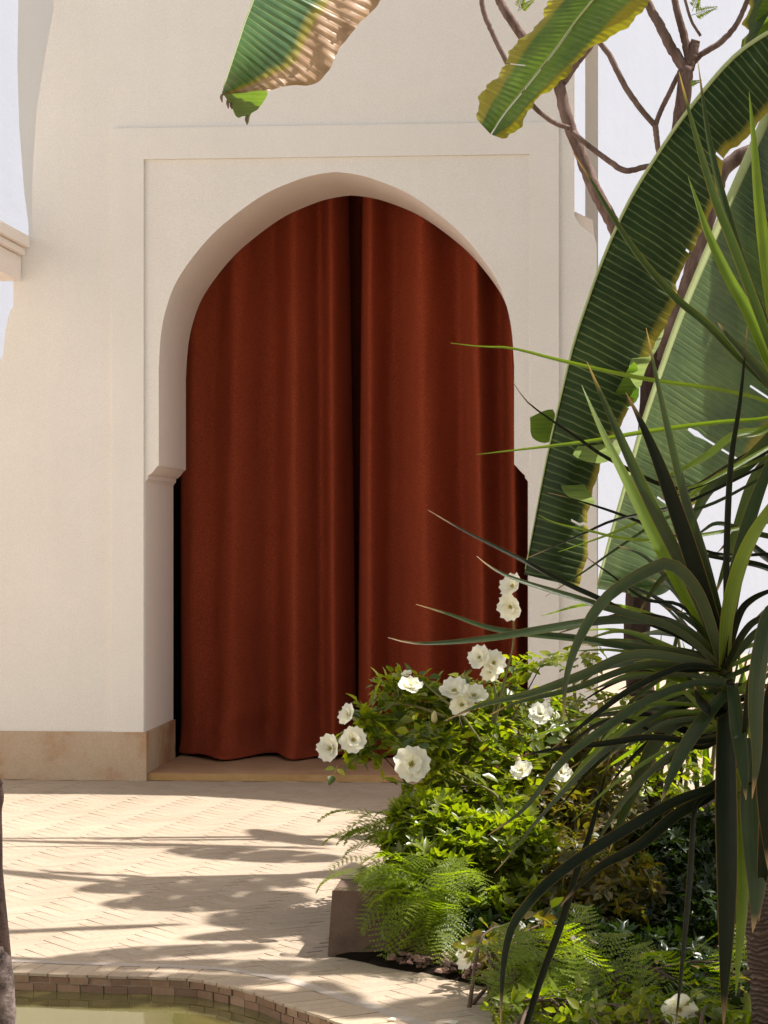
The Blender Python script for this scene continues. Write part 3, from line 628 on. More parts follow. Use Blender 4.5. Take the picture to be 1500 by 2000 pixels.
# second big leaf, behind it
o = banana_leaf(ban, [(1545, 120), (1500, 222), (1455, 322), (1416, 410), (1376, 505), (1328, 620), (1285, 740), (1255, 830), (1235, 900), (1212, 980), (1185, 1075), (1166, 1150)],
    [(1720, 300), (1690, 420), (1660, 520), (1640, 620), (1600, 720), (1550, 790), (1500, 850), (1450, 905), (1400, 950), (1345, 1000), (1315, 1080), (1296, 1145), (1250, 1162)],
    8.0, M_banD, (0, .30), -.05, -.75, veins=84, holes=((.66, .014, .4), (.44, .006, .7), (.53, .004, .6), (.8, .008, .5), (.3, .005, .8)), rw=10, rows=260, back=.12, wig=.5)
o['label'] = 'broad blue green leaf with a pale midrib'
lobe([(1225, 1150), (1260, 1120), (1312, 1125), (1318, 1140), (1290, 1162), (1235, 1165)], 7.55, M_banB, ban, -.8)
# leaf crossing the top right
o = banana_leaf(ban, [(1320, -130), (1210, -55), (1140, 22), (1085, 95), (1030, 165), (985, 220), (958, 262)],
    [(1150, -130), (1110, -40), (1060, 20), (1022, 68), (985, 120), (958, 175), (930, 232)], 7.9, M_banB, (0, .05), .03, 0., veins=46, rw=4, holes=((.35, .01, .5), (.7, .012, .4)))
o['label'] = 'upper leaf yellowing along its lower side'
banana_leaf(ban, [(1322, -129), (1212, -54), (1142, 24), (1087, 97), (1032, 167), (987, 222), (960, 263)],
    [(1420, -110), (1300, -20), (1240, 28), (1150, 112), (1062, 188), (1020, 238), (968, 266)], 7.9, M_banB, (0, -.03), .03, 0., veins=46, rw=0, name='leaf_half')
banana_leaf(ban, [(1560, -60), (1520, -10), (1500, 30), (1478, 70)], [(1480, -60), (1470, 0), (1455, 60), (1450, 102)], 7.2, M_banC, (0, .1), .02, 0., veins=14, rows=60, rw=0, name='leaf_half')
lobe([(1450, 105), (1448, 80), (1470, 55), (1490, 0), (1540, -40), (1540, 60), (1500, 72)], 7.25, M_banB, ban, .2, 'torn_lobe')
# hanging leaf end at the top with the dead margin
o = banana_leaf(ban, [(585, -260), (560, -190), (525, -90), (495, 0), (478, 45), (465, 85), (450, 130), (433, 182)],
    [(900, -180), (840, -110), (785, -50), (742, 0), (700, 48), (655, 105), (618, 158), (575, 168), (520, 180), (436, 186)],
    6.6, M_banA, (0, .16), -.04, -.35, veins=34, rw=3, back=0, wig=.4, crink=.9)
o['label'] = 'hanging leaf end with a brown dead margin'
lobe([(436, 184), (470, 182), (522, 178), (505, 212), (490, 222), (484, 244), (479, 226), (463, 230), (452, 208)], 6.46, M_banB, ban, .3, 'torn_lobe')
for x, y, l_ in ((434, 190, 10), (446, 200, 12), (453, 205, 8), (483, 232, 12)):
    branch([(x, y-6), (x-2, y), (x, y+l_)], 6.44, [3, 3, 1], 5).make('dry_shred', M_bark, ban)
branch([(741, -2), (752, -8), (900, -60), (1300, -330), (1480, -400)], 6.4, [3, 5, 8, 14, 18]).make('leaf_stalk', M_bark, ban, True)
# unseen leaves added above the frame, shaped to cast the pavement's shadow streaks
def shade_leaf(a, b, wd, bowup=.08, sag=.35, gaps=True):
    """unseen banana leaf, added for its shade, from a to b, wd wide, both halves sagging from the rib"""
    V = []; uv = []; a, b = Vector(a), Vector(b); d = (b-a); L = d.length; d.normalize(); sdv = Vector((-d.y, d.x, 0)).normalized(); rows, cols = 64, 8; ph = random.uniform(0, 20)
    for i in range(rows+1):
        t = i/rows; c = a+d*L*t+Vector((0, 0, bowup*math.sin(t*3))); w_ = wd/2*(math.sin(math.pi*min(1, t*.93+.05))**.55)*(1+.05*math.sin(t*13+ph)+.02*math.sin(t*41+ph))
        for j in range(cols+1):
            s = j/cols*2-1; V.append(c+sdv*w_*s+Vector((0, 0, -sag*w_*abs(s)+.004*math.sin(t*190)))); uv.append((t, abs(s)*.8))
    F = [(i*9+j, i*9+j+1, i*9+j+10, i*9+j+9) for i in range(rows) for j in range(cols) if not (gaps and j in (0, 1, 2, 6, 7) and int(i+ph) % 19 == 3+j % 3)]
    child_world(mesh('leaf', V, F, M_banD, None, True, uv), ban)
def over(px, py, z): p_ = ground(px, py); return p_+SUN*(z/SUN.z)
for (x0, y0, x1, y1, wpx) in ((-60, 1640, 640, 1658, 6), (330, 1660, 660, 1680, 26), (490, 1620, 640, 1652, 12), (-60, 1694, 250, 1726, 9), (150, 1738, 590, 1722, 36), (200, 1768, 600, 1752, 42), (410, 1806, 600, 1786, 40),
        (-80, 1826, 360, 1806, 9), (100, 1874, 520, 1848, 26), (360, 1834, 640, 1818, 20), (-120, 1888, 420, 1884, 24), (300, 1882, 760, 1896, 30), (-140, 1912, 560, 1916, 36), (620, 1916, 700, 1990, 30), (760, 1960, 1000, 1990, 60), (380, 1925, 800, 1985, 30)):
    z = random.uniform(3.55, 4.0); q = ground((x0+x1)/2, (y0+y1)/2); shade_leaf(over(x1, y1, z+.05), over(x0, y0, z-.1), wpx/(FPX*CAM_H/(q.y*q.y)), gaps=wpx > 20)
for (px, py, Y, t, L, wd, az) in ((1400, 1520, 4.9, 1.25, 1.0, .30, 20), (1300, 1480, 4.9, 1.45, .8, .22, 160), (1430, 1690, 4.9, 1.2, 1.1, .4, 75), (1330, 1760, 6.4, 1.7, 1.3, .42, 30), (1300, 1650, 6.9, 1.9, 1.2, .36, 170), (1420, 1850, 5.2, 1.4, 1.0, .32, 120), (1480, 1300, 4.8, 1.0, .7, .2, 100), (1500, 900, 7.6, .95, .8, .34, 60), (1470, 470, 7.9, 1.0, .7, .26, 15), (1150, 1900, 5.6, 1.8, .7, .2, 30), (1300, 1930, 5.5, 1.7, .8, .25, 150)):  # unseen leaves added on the sun side to shade the plants
    c = at(px, py, Y)+SUN*t; d = Vector((math.cos(D2R(az)), math.sin(D2R(az)), .1))*L/2; shade_leaf(c-d, c+d, wd)
# ================================================================== STRAP-LEAVED PLANTS
def blade(parent, pts, wpx, Y, mat, dtip=0., twist=0., arch=0., keel=.18, name='leaf', base_w=.75):
    """strap leaf from its root to its tip along traced pixels; depth runs from Y to Y+dtip"""
    n = 26; k = FPX/Y; P2 = spline([Vector((x, y, 0)) for x, y in pts], n+1); P = []
    for i, p in enumerate(P2):
        t = i/n; P.append(at(p.x, p.y, Y+dtip*t-arch*math.sin(math.pi*t)))
    V = []; uv = []; cam_ = Vector((0, 0, CAM_H))
    for i, p in enumerate(P):
        t = i/n; T = (P[min(i+1, n)]-P[max(i-1, 0)]).normalized(); view = (p-cam_).normalized(); S = T.cross(view).normalized(); Nn = S.cross(T)
        tw = twist+.25*math.sin(t*3+wpx); q = Quaternion(T, tw); S = q @ S; Nn = q @ Nn
        wd = .80*wpx/k/2*(base_w+(1-base_w)*min(1, t*3))*(1-max(0, (t-.35)/.65)**2.1)/max(.35, abs(math.cos(tw)))+.0006
        for s in (-1, -.5, 0, .5, 1):
            V.append(p+S*wd*s+Nn*wd*keel*(1-abs(s))*2); uv.append((s*.5+.5, t))
    F = [(i*5+j, i*5+j+1, (i+1)*5+j+1, (i+1)*5+j) for i in range(n) for j in range(4)]
    return child_world(mesh(name, V, F, mat, None, True, uv), parent)
G, Yy, Dk, Pg = M_blade, M_blade_y, M_blade_d, M_blade_g
Y1 = 4.9
dr1 = empty('strap_leaved_plant', at(1500, 2150, Y1), 'spiky strap leaved plant whose long blades fan out from the lower right', 'plant')
branch([(1412, 1250), (1418, 1330), (1424, 1400), (1440, 1520), (1470, 1700), (1482, 1800), (1492, 1900), (1500, 2010), (1510, 2200)], Y1+.06, [13, 17, 20, 24, 27, 28, 30, 32, 36], 14).make('trunk', M_ringed, dr1, True)
c0 = (1415, 1310)
for pts, wd, mt, dt, tw in (
 ([c0, (1385, 1235), (1332, 1150), (1280, 1050), (1225, 940), (1175, 840), (1136, 752)], 30, Yy, .12, .5),
 ([c0, (1392, 1240), (1345, 1130), (1300, 1040), (1255, 950), (1196, 820), (1146, 706)], 30, G, .05, -.5),
 ([c0, (1400, 1240), (1362, 1120), (1325, 1010), (1285, 900), (1250, 820), (1222, 766)], 40, Dk, -.05, .2),
 ([c0, (1408, 1220), (1375, 1090), (1340, 980), (1312, 870), (1286, 755), (1262, 640)], 22, G, .08, -.6),
 ([c0, (1418, 1200), (1420, 1050), (1428, 900), (1446, 780), (1460, 635)], 15, Dk, .02, .9),
 ([c0, (1420, 1210), (1440, 1120), (1468, 1050), (1510, 985), (1570, 900)], 34, Yy, -.12, .3),
 ([c0, (1425, 1200), (1442, 1100), (1465, 1010), (1500, 915), (1550, 800)], 36, G, .1, -.3),
 ([c0, (1370, 1170), (1322, 1108), (1285, 1105), (1190, 1162), (1135, 1240), (1106, 1325), (1100, 1420)], 29, Pg, -.18, .3),
 ([c0, (1385, 1190), (1345, 1130), (1305, 1122), (1270, 1160), (1245, 1204)], 20, Pg, .1, -.3),
 ([c0, (1340, 1228), (1207, 1210), (1040, 1232), (973, 1244), (880, 1254), (807, 1256), (758, 1245)], 20, Pg, -.1, .5),
 ([c0, (1330, 1275), (1240, 1264), (1120, 1246), (973, 1230), (873, 1198), (812, 1180)], 18, G, .12, .3),
 ([c0, (1340, 1250), (1240, 1205), (1173, 1170), (1107, 1140), (1027, 1097), (907, 1037), (836, 996)], 12, Dk, .1, .4),
 ([c0, (1320, 1230), (1173, 1183), (1123, 1167), (1040, 1142), (987, 1123), (955, 1105), (931, 1086)], 17, Pg, -.15, .4),
 ([c0, (1350, 1290), (1240, 1278), (1140, 1317), (1040, 1353), (940, 1377), (868, 1408)], 22, Pg, -.12, .3),
 ([c0, (1340, 1300), (1240, 1303), (1120, 1345), (1010, 1372), (950, 1400)], 16, G, .1, .4),
 ([c0, (1340, 1300), (1240, 1342), (1173, 1388), (1120, 1430), (1078, 1462)], 15, Dk, -.1, .4),
 ([(1420, 1335), (1350, 1336), (1260, 1370), (1173, 1428), (1100, 1485), (1023, 1580), (952, 1632)], 20, Pg, -.15, .4),
 ([(1420, 1345), (1365, 1355), (1290, 1392), (1212, 1445), (1150, 1495), (1060, 1590), (1000, 1665), (965, 1705)], 13, Pg, .1, .5),
 ([(1420, 1400), (1370, 1402), (1300, 1412), (1245, 1445), (1200, 1470), (1190, 1478)], 11, Pg, 0, .3),
 ([(1420, 1440), (1360, 1448), (1270, 1440), (1180, 1452), (1090, 1462), (1000, 1480)], 15, Dk, -.05, .2),
 ([(1420, 1430), (1370, 1460), (1290, 1430), (1200, 1405), (1130, 1440), (1080, 1500)], 13, Dk, .15, .2),
 ([(1420, 1420), (1380, 1440), (1310, 1415), (1230, 1392), (1120, 1405)], 18, Dk, .22, .5),
 ([(1425, 1350), (1400, 1372), (1378, 1400), (1340, 1456), (1312, 1512), (1291, 1566)], 33, Pg, -.2, .2),
 ([(1420, 1380), (1395, 1390), (1370, 1372), (1356, 1340)], 26, Dk, -.1, .5),
 ([(1430, 1335), (1433, 1362), (1441, 1425), (1450, 1487), (1457, 1562)], 34, Pg, -.26, .1),
 ([(1420, 1340), (1418, 1420), (1418, 1550), (1420, 1700), (1419, 1800), (1416, 1900), (1413, 2010)], 52, Dk, -.14, .1),
 ([(1440, 1500), (1448, 1650), (1450, 1760), (1444, 1850), (1437, 1945)], 30, Yy, -.1, .3),
 ([(1475, 1440), (1472, 1550), (1476, 1650), (1478, 1740), (1470, 1822)], 66, Pg, -.16, .1),
 ([(1420, 1500), (1395, 1536), (1330, 1560), (1262, 1596), (1144, 1668), (1080, 1715), (1040, 1755), (1002, 1806), (986, 1865), (980, 1930), (978, 2010)], 26, Dk, -.35, .3),
 ([(1420, 1515), (1390, 1552), (1320, 1592), (1250, 1650), (1170, 1694), (1104, 1758), (1095, 1770)], 27, Dk, -.1, .3),
 ([(1425, 1420), (1380, 1400), (1320, 1410), (1275, 1460), (1240, 1540), (1205, 1620), (1190, 1665)], 34, G, .14, .2),
 ([(1420, 1530), (1375, 1558), (1357, 1580), (1347, 1720), (1332, 1885), (1318, 2020)], 13, Dk, -.2, .6),
 ([(1020, 2030), (1053, 1922), (1096, 1804), (1126, 1705), (1152, 1628), (1178, 1530), (1195, 1462)], 17, Dk, .1, .3),
 ([c0, (1450, 1240), (1485, 1208), (1560, 1190)], 16, Dk, -.1, .2), ([c0, (1452, 1262), (1490, 1228), (1560, 1215)], 18, G, .1, .4), ([c0, (1440, 1210), (1470, 1170), (1540, 1140)], 18, Dk, 0, .5),
 ([c0, (1330, 1222), (1230, 1200), (1160, 1215), (1080, 1240)], 13, Dk, .2, .5), ([c0, (1340, 1190), (1260, 1170), (1190, 1120), (1140, 1085)], 8, Dk, .15, .4),
 ([c0, (1350, 1280), (1270, 1292), (1200, 1300), (1130, 1325)], 18, G, .25, .6), ([c0, (1370, 1250), (1300, 1235), (1240, 1240)], 22, Pg, .3, .5),
 ([c0, (1380, 1330), (1330, 1360), (1270, 1378), (1180, 1385)], 14, G, .3, .5),
 ([(1440, 1560), (1490, 1520), (1540, 1480)], 24, Dk, -.1, .5), ([(1450, 1600), (1490, 1580), (1560, 1600)], 24, Dk, .1, .5)):
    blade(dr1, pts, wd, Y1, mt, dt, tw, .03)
for _ in range(74):                          # the many thinner blades of the rosette
    a = random.choice((random.uniform(150, 215), random.uniform(150, 215), random.uniform(-25, 60), random.uniform(100, 150))); L = random.uniform(170, 400); r = D2R(a); dx, dz = math.cos(r), math.sin(r); sg = L*random.uniform(.1, .42)
    y0 = random.uniform(1270, 1440); blade(dr1, [(1418, y0), (1418+dx*L*.35, y0-dz*L*.35-sg*.22), (1418+dx*L*.7, y0-dz*L*.7-sg*.05), (1418+dx*L, y0-dz*L+sg*.5)], random.uniform(7, 15), Y1, random.choice([G, Dk, Yy, Yy, Pg]), random.uniform(.0, .35), random.uniform(-.7, .7), .02)
Y2 = 5.3
dr2 = empty('upper_strap_leaved_plant', at(1640, 2150, Y2), 'second strap leaved plant with yellow green upright blades at the right edge', 'plant')
c2 = (1545, 800)
branch([(1545, 780), (1560, 900), (1575, 1100), (1590, 1400), (1610, 1800), (1630, 2150)], Y2, [14, 20, 24, 26, 28, 30], 12).make('trunk', M_ringed, dr2, True)
for pts, wd, mt, dt, tw in (
 ([c2, (1500, 700), (1462, 610), (1425, 545), (1385, 460), (1360, 390), (1344, 345)], 28, Yy, .1, .3),
 ([c2, (1510, 690), (1470, 580), (1428, 468), (1395, 385), (1352, 240), (1326, 140)], 22, G, -.1, -.4),
 ([c2, (1505, 660), (1452, 520), (1408, 370), (1382, 255), (1363, 120)], 20, G, .1, .4),
 ([c2, (1512, 620), (1492, 480), (1480, 370), (1472, 270), (1463, 178)], 30, Yy, 0, .3),
 ([c2, (1500, 742), (1455, 692), (1425, 660), (1402, 630)], 24, Pg, -.1, .2),
 ([c2, (1500, 752), (1440, 694), (1380, 632), (1320, 582), (1250, 502), (1200, 428), (1150, 345), (1119, 298)], 17, G, -.25, .4),
 ([c2, (1470, 775), (1400, 760), (1250, 738), (1100, 705), (1000, 680), (940, 677), (880, 670)], 9, Yy, -.3, .2),
 ([c2, (1490, 818), (1400, 825), (1250, 845), (1150, 862), (1050, 874), (930, 888)], 10, Yy, .1, .2),
 ([(1545, 860), (1450, 905), (1330, 955), (1196, 900), (1124, 852), (1076, 820), (1030, 785), (1002, 747)], 9, Dk, -.2, .2),
 ([c2, (1490, 840), (1435, 850), (1380, 890), (1320, 922), (1290, 930)], 20, Yy, -.1, .3),
 ([c2, (1500, 862), (1450, 912), (1388, 950), (1352, 1020), (1338, 1060)], 36, Pg, .05, .2),
 ([(1545, 860), (1500, 900), (1470, 945), (1435, 1050), (1395, 1168)], 28, Pg, .1, .2),
 ([(1545, 850), (1490, 880), (1425, 917), (1370, 945), (1310, 962)], 9, Yy, -.2, .2),
 ([(1545, 870), (1480, 900), (1400, 930), (1330, 980), (1240, 1022), (1173, 1050), (1090, 1078)], 8, Yy, .0, .3),
 ([(1545, 880), (1450, 930), (1330, 985), (1200, 1016), (1140, 1042), (1027, 1091)], 7, Dk, -.2, .3),
 ([(1545, 900), (1400, 980), (1300, 1012), (1207, 1070), (1140, 1117), (1065, 1165)], 7, G, -.1, .3),
 ([(1545, 1010), (1400, 1040), (1280, 1055), (1207, 1050), (1157, 1038), (1087, 1022), (1052, 1006)], 8, Yy, -.2, .3),
 ([(1545, 1080), (1400, 1082), (1300, 1040), (1207, 1003), (1120, 975), (1070, 962)], 8, Dk, .0, .3),
 ([(1545, 840), (1510, 860), (1440, 900), (1340, 960), (1290, 975)], 12, Dk, .2, .3),
 ([(1560, 1060), (1470, 1040), (1405, 1022), (1375, 1035), (1352, 1056)], 13, Pg, 0, .3),
 ([(1560, 1150), (1500, 1110), (1440, 1095), (1380, 1085), (1330, 1078)], 14, Dk, .1, .3),
 ([(1560, 1130), (1500, 1090), (1440, 1050), (1400, 1080)], 18, Dk, .15, .4)):
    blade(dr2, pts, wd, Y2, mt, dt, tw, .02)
dr3 = empty('dark_hanging_strap_plant', at(1620, 2150, 4.7), 'dark strap leaved plant hanging down the right edge beside the ringed trunk', 'plant')
branch([(1580, 1150), (1590, 1500), (1600, 2150)], 4.75, [20, 24, 28], 12).make('trunk', M_ringed, dr3, True)
for pts, wd, mt, dt, tw in (([(1570, 1180), (1510, 1190), (1486, 1270), (1476, 1375), (1478, 1475), (1469, 1560)], 40, Pg, -.05, .2),
 ([(1570, 1300), (1520, 1330), (1498, 1450), (1494, 1560), (1500, 1700)], 50, Dk, 0, .2), ([(1570, 1400), (1530, 1440), (1505, 1560), (1490, 1700), (1482, 1800)], 44, Dk, .1, .3),
 ([(1570, 1240), (1500, 1260), (1470, 1320), (1455, 1420), (1448, 1500)], 20, Dk, .1, .3)):
    blade(dr3, pts, wd, 4.7, mt, dt, tw, .03)
# ================================================================== LEAFY SHRUBS
def leaflet(L, Wd, droop=.15, fold=.25, n=4):
    V = []; F = []
    for i in range(n+1):
        t = i/n; wd = Wd/2*math.sin(math.pi*min(1, t**.8*.97+.03))**.8 if 0 < i < n else Wd*.04
        y = L*t; z = -droop*L*t*t; V += [(-wd, y, z+wd*fold), (0, y, z-wd*fold*.3), (wd, y, z+wd*fold)]
    for i in range(n): F += [(3*i, 3*i+1, 3*i+4, 3*i+3), (3*i+1, 3*i+2, 3*i+5, 3*i+4)]
    return np.array(V), np.array(F)
def compound(L=.045, Wd=.026, k=5):           # rose leaf: five leaflets on a stalk
    Vs, Fs, o = [], [], 0
    for i in range(k):
        if i == k-1: a, p = 0., 1.
        else: a = (1 if i % 2 else -1)*1.15; p = .35+.32*(i//2)
        v, f = leaflet(L*(1. if i == k-1 else .8), Wd*(1 if i == k-1 else .85), .2, .3, 3); v = v+np.array([0, .003, 0])
        ca_, sa_ = math.cos(a), math.sin(a); R_ = np.array([[ca_, sa_, 0], [-sa_, ca_, 0], [0, 0, 1]]); v = v @ R_.T+np.array([0, L*1.15*p, -.004*p]); Vs.append(v); Fs.append(f+o); o += len(v)
    st = np.array([(-.0007, 0, 0), (.0007, 0, 0), (.0007, L*1.15, -.004), (-.0007, L*1.15, -.004)]); Vs.append(st); Fs.append(np.array([[0, 1, 2, 3]])+o)
    return np.vstack(Vs), np.vstack(Fs)
def whorl(L=.05, Wd=.016, k=8, up=.6):
    Vs, Fs, o = [], [], 0
    for i in range(k):
        v, f = leaflet(L*random.uniform(.75, 1.1), Wd, .25, .3, 3); el = random.uniform(.1, up+.3); az = i*2.4
        Rx = np.array(Matrix.Rotation(el, 3, 'X')); Rz = np.array(Matrix.Rotation(az, 3, 'Z')); v = v @ Rx.T @ Rz.T; Vs.append(v); Fs.append(f+o); o += len(v)
    return np.vstack(Vs), np.vstack(Fs)
def rot_mats(n, up=.55, rng=RNG):
    """random turns about z, leaning at random, most faces looking up"""
    az = rng.uniform(0, 2*np.pi, n); tx = rng.normal(0, up, n); ty = rng.normal(0, up, n); out = np.empty((n, 3, 3))
    for i in range(n): out[i] = np.array(Matrix.Rotation(tx[i], 3, 'X') @ Matrix.Rotation(ty[i], 3, 'Y') @ Matrix.Rotation(az[i], 3, 'Z'))
    return out
def scatter(name, tmpl, P, Rm, S, mat, parent, kind='stuff'):
    V, F = tmpl; n = len(P); VV = np.einsum('nij,vj->nvi', Rm, V)*S[:, None, None]+P[:, None, :]
    FF = (F[None]+np.arange(n)[:, None, None]*len(V)).reshape(-1, 4)
    o = npmesh(name, VV.reshape(-1, 3), FF, mat, None, True, kind); child_world(o, parent); return o
def blob_points(blobs):
    """points in blobs (pixel x, pixel y, depth, half width px, half height px, half depth m, count), denser near the skin"""
    out = []
    for (px, py, Y, rx, ry, rd, cnt) in blobs:
        k = Y/FPX; c = at(px, py, Y); d = RNG.normal(size=(cnt, 3)); d /= np.linalg.norm(d, axis=1)[:, None]; r = RNG.uniform(.15, 1, cnt)**.45
        q = d*r[:, None]*np.array([rx*k, rd, ry*k])+np.array(c); out.append(q)
    P = np.vstack(out); return P[P[:, 2] > .015]
def leaves_as_parts(name, tmpls, P, Rm, S, mat, parent):
    ms = []
    for V, F in tmpls:
        me = bpy.data.meshes.new(name); me.from_pydata(V.tolist(), [], F.tolist()); me.materials.append(mat); me.polygons.foreach_set('use_smooth', [True]*len(me.polygons)); ms.append(me)
    for i in range(len(P)):
        o = bpy.data.objects.new(name, ms[i % len(ms)]); C.objects.link(o); o.parent = parent
        o.matrix_local = Matrix.Translation(Vector(P[i])-parent.location) @ Matrix(Rm[i].tolist()).to_4x4() @ Matrix.Scale(float(S[i]), 4)
def shrub(name, base, label, blobs, tmpls, mat, size=(.8, 1.2), parts=0, up=.5, stems=6, leafname='leaf', extra=(), group=None):
    r = empty(name, base, label, 'plant', group); P = blob_points(blobs); RNG.shuffle(P); n = len(P); Rm = rot_mats(n, up); S = RNG.uniform(*size, n)
    order = np.argsort(P[:, 1]); P, Rm, S = P[order], Rm[order], S[order]
    if parts:
        pick = np.zeros(n, bool); pick[:int(n*.5)][RNG.permutation(int(n*.5))[:parts]] = True
        leaves_as_parts(leafname, tmpls, P[pick], Rm[pick], S[pick], mat, r); P, Rm, S = P[~pick], Rm[~pick], S[~pick]
    h = len(P)//len(tmpls)
    Vs = []
    for i, t in enumerate(tmpls):
        sl_ = slice(i*h, (i+1)*h) if i < len(tmpls)-1 else slice(i*h, None)
        idx = np.arange(len(P))[i::len(tmpls)]; scatter('foliage' if i == 0 else 'foliage', t, P[idx], Rm[idx], S[idx], mat, r)
    b = B(); rr = RNG.permutation(len(P))[:stems]
    for i in rr:
        p = Vector(P[i]); bs = Vector(base)+Vector((random.uniform(-.12, .12), random.uniform(-.12, .12), 0)); m1 = bs.lerp(p, .5)+Vector((random.uniform(-.05, .05), random.uniform(-.05, .05), .06))
        b.tube(spline([bs, m1, p], 9), np.linspace(.0055, .0015, 9), 6)
    if stems: b.make('stems', M_twig, r, True, 'stuff')
    return r
# --- white roses
def petal_mesh():
    V = []; F = []; n, mcol = 5, 4
    for i in range(n+1):
        t = i/n; wd = .0115*math.sin(math.pi*(t*.78+.06))**.8
        for j in range(mcol+1):
            s = j/mcol*2-1; y = .021*t*(1-.10*(1-abs(s))*(t > .8)); V.append((wd*s, y+.002, .0045*math.sin(t*2.2)+.004*abs(s)**2*t+random.uniform(-.0005, .0005)))
    F = [(i*5+j, i*5+j+1, i*5+j+6, i*5+j+5) for i in range(n) for j in range(mcol)]
    me = bpy.data.meshes.new('petal'); me.from_pydata(V, [], F); me.materials.append(M_petal); me.polygons.foreach_set('use_smooth', [True]*len(F)); return me
PETALS = [petal_mesh() for _ in range(3)]
def flower(parent, px, py, Y, rpx, face=(-.3, -1, .35), layers=2):
    k = Y/FPX; R_ = rpx*k/.0225; c = at(px, py, Y); z = Vector(face).normalized(); q = z.to_track_quat('Z', 'Y')
    b = B(); 
    for i in range(14):
        a = i*2.4; r = .0035*math.sqrt(i/14); p = Vector((math.cos(a)*r*1.2, math.sin(a)*r*1.2, .005+.002*random.random())); b.tube([Vector((0, 0, 0)), p], [.0003, .0007], 4)
    f = mesh('flower', b.V, b.F, M_stamen); f.parent = parent; f.matrix_local = Matrix.Translation(c-parent.location) @ q.to_matrix().to_4x4() @ Matrix.Scale(R_, 4)
    for l_ in range(layers):
        m_ = 6 if l_ == 0 else 5
        for i in range(m_):
            o = bpy.data.objects.new('petal', random.choice(PETALS)); C.objects.link(o); o.parent = f
            o.matrix_local = Matrix.Rotation(i*2*math.pi/m_+l_*.5+random.uniform(-.12, .12), 4, 'Z') @ Matrix.Rotation(.12+.45*l_+random.uniform(-.1, .2), 4, 'X') @ Matrix.Scale((1-.28*l_)*random.uniform(.93, 1.06), 4)
    return f
ROSE_T = [compound(.036, .024, 5), compound(.040, .026, 5), compound(.032, .022, 3)]
rose = shrub('white_rose_bush', ground(960, 1790), 'leafy rose bush with open white flowers reaching in front of the curtain',
    [(900, 1400, 6.9, 105, 55, .22, 150), (975, 1470, 6.8, 90, 80, .22, 180), (880, 1480, 6.7, 65, 60, .2, 110), (800, 1350, 6.8, 45, 35, .12, 60), (1060, 1400, 7.0, 90, 50, .2, 110),
     (740, 1420, 6.7, 65, 26, .08, 62), (705, 1462, 6.65, 40, 18, .05, 20), (760, 1345, 6.8, 35, 20, .06, 22), (720, 1400, 6.7, 30, 14, .05, 14), (1050, 1300, 6.9, 60, 30, .1, 14), (830, 1450, 6.6, 50, 40, .1, 60), (850, 1560, 6.6, 55, 45, .18, 120), (930, 1345, 6.9, 90, 25, .15, 60), (960, 1570, 6.7, 90, 70, .22, 150), (660, 1490, 6.6, 15, 12, .03, 4)],
    ROSE_T, M_rose, (.75, 1.25), 230, .55, 26)
FL = [(648, 1462, 25, (-.5, -1, .1)), (690, 1446, 25, (.1, -1, .3)), (682, 1397, 20, (-.6, -.9, .4)), (803, 1493, 33, (.2, -1, .25)), (800, 1345, 24, (.2, -.6, 1)), (795, 1318, 10, (0, -.5, 1)), (888, 1352, 27, (-.1, -.8, .7)), (925, 1362, 26, (.1, -.7, .9)), (902, 1376, 22, (0, -1, 0)),
      (938, 1286, 22, (-.3, -.9, .5)), (962, 1296, 24, (.4, -.9, .3)), (958, 1310, 18, (0, -1, -.4)), (1003, 1147, 24, (-.6, -.8, .6)), (1000, 1184, 25, (-.5, -.9, -.2)), (860, 1646, 23, (.2, -1, .3)), (1020, 1508, 21, (-.3, -.8, .8)), (1056, 1398, 24, (0, -.8, .6)), (1094, 1510, 20, (.3, -.8, .4))]
for px, py, r, fc in FL: flower(rose, px, py, 6.40 if py > 1320 and px < 830 else 6.52, r*1.12, fc)
branch([(1003, 1200), (1002, 1260), (985, 1330), (965, 1420)], 6.72, [2, 2, 3, 3], 6).make('stem', M_stem, rose, True)
branch([(960, 1315), (968, 1360), (960, 1420), (950, 1500)], 6.72, [2, 3, 3, 4], 6).make('stem', M_stem, rose, True)
branch([(655, 1468), (700, 1452), (760, 1440), (830, 1435), (900, 1480)], 6.66, [3, 3, 4, 5], 6).make('stem', M_stem, rose, True)
branch([(690, 1400), (730, 1390), (790, 1375), (870, 1400)], 6.7, [2, 3, 3, 4], 6).make('stem', M_stem, rose, True)
branch([(825, 1330), (860, 1362), (900, 1395), (940, 1450)], 6.6, [2, 3, 3, 3], 6).make('stem', M_stem, rose, True)
branch([(880, 1505), (930, 1530), (970, 1555), (990, 1600)], 6.5, [2, 2, 3, 3], 6).make('stem', M_stem, rose, True)
for px, py in ((848, 1402), (792, 1540), (1012, 1488)):
    child_world(B().tube([at(px, py+12, 6.6), at(px, py+4, 6.6), at(px, py-6, 6.6), at(px+1, py-14, 6.6)], [.003, .009, .008, .002], 8).make('bud', M_bud, None, True), rose)
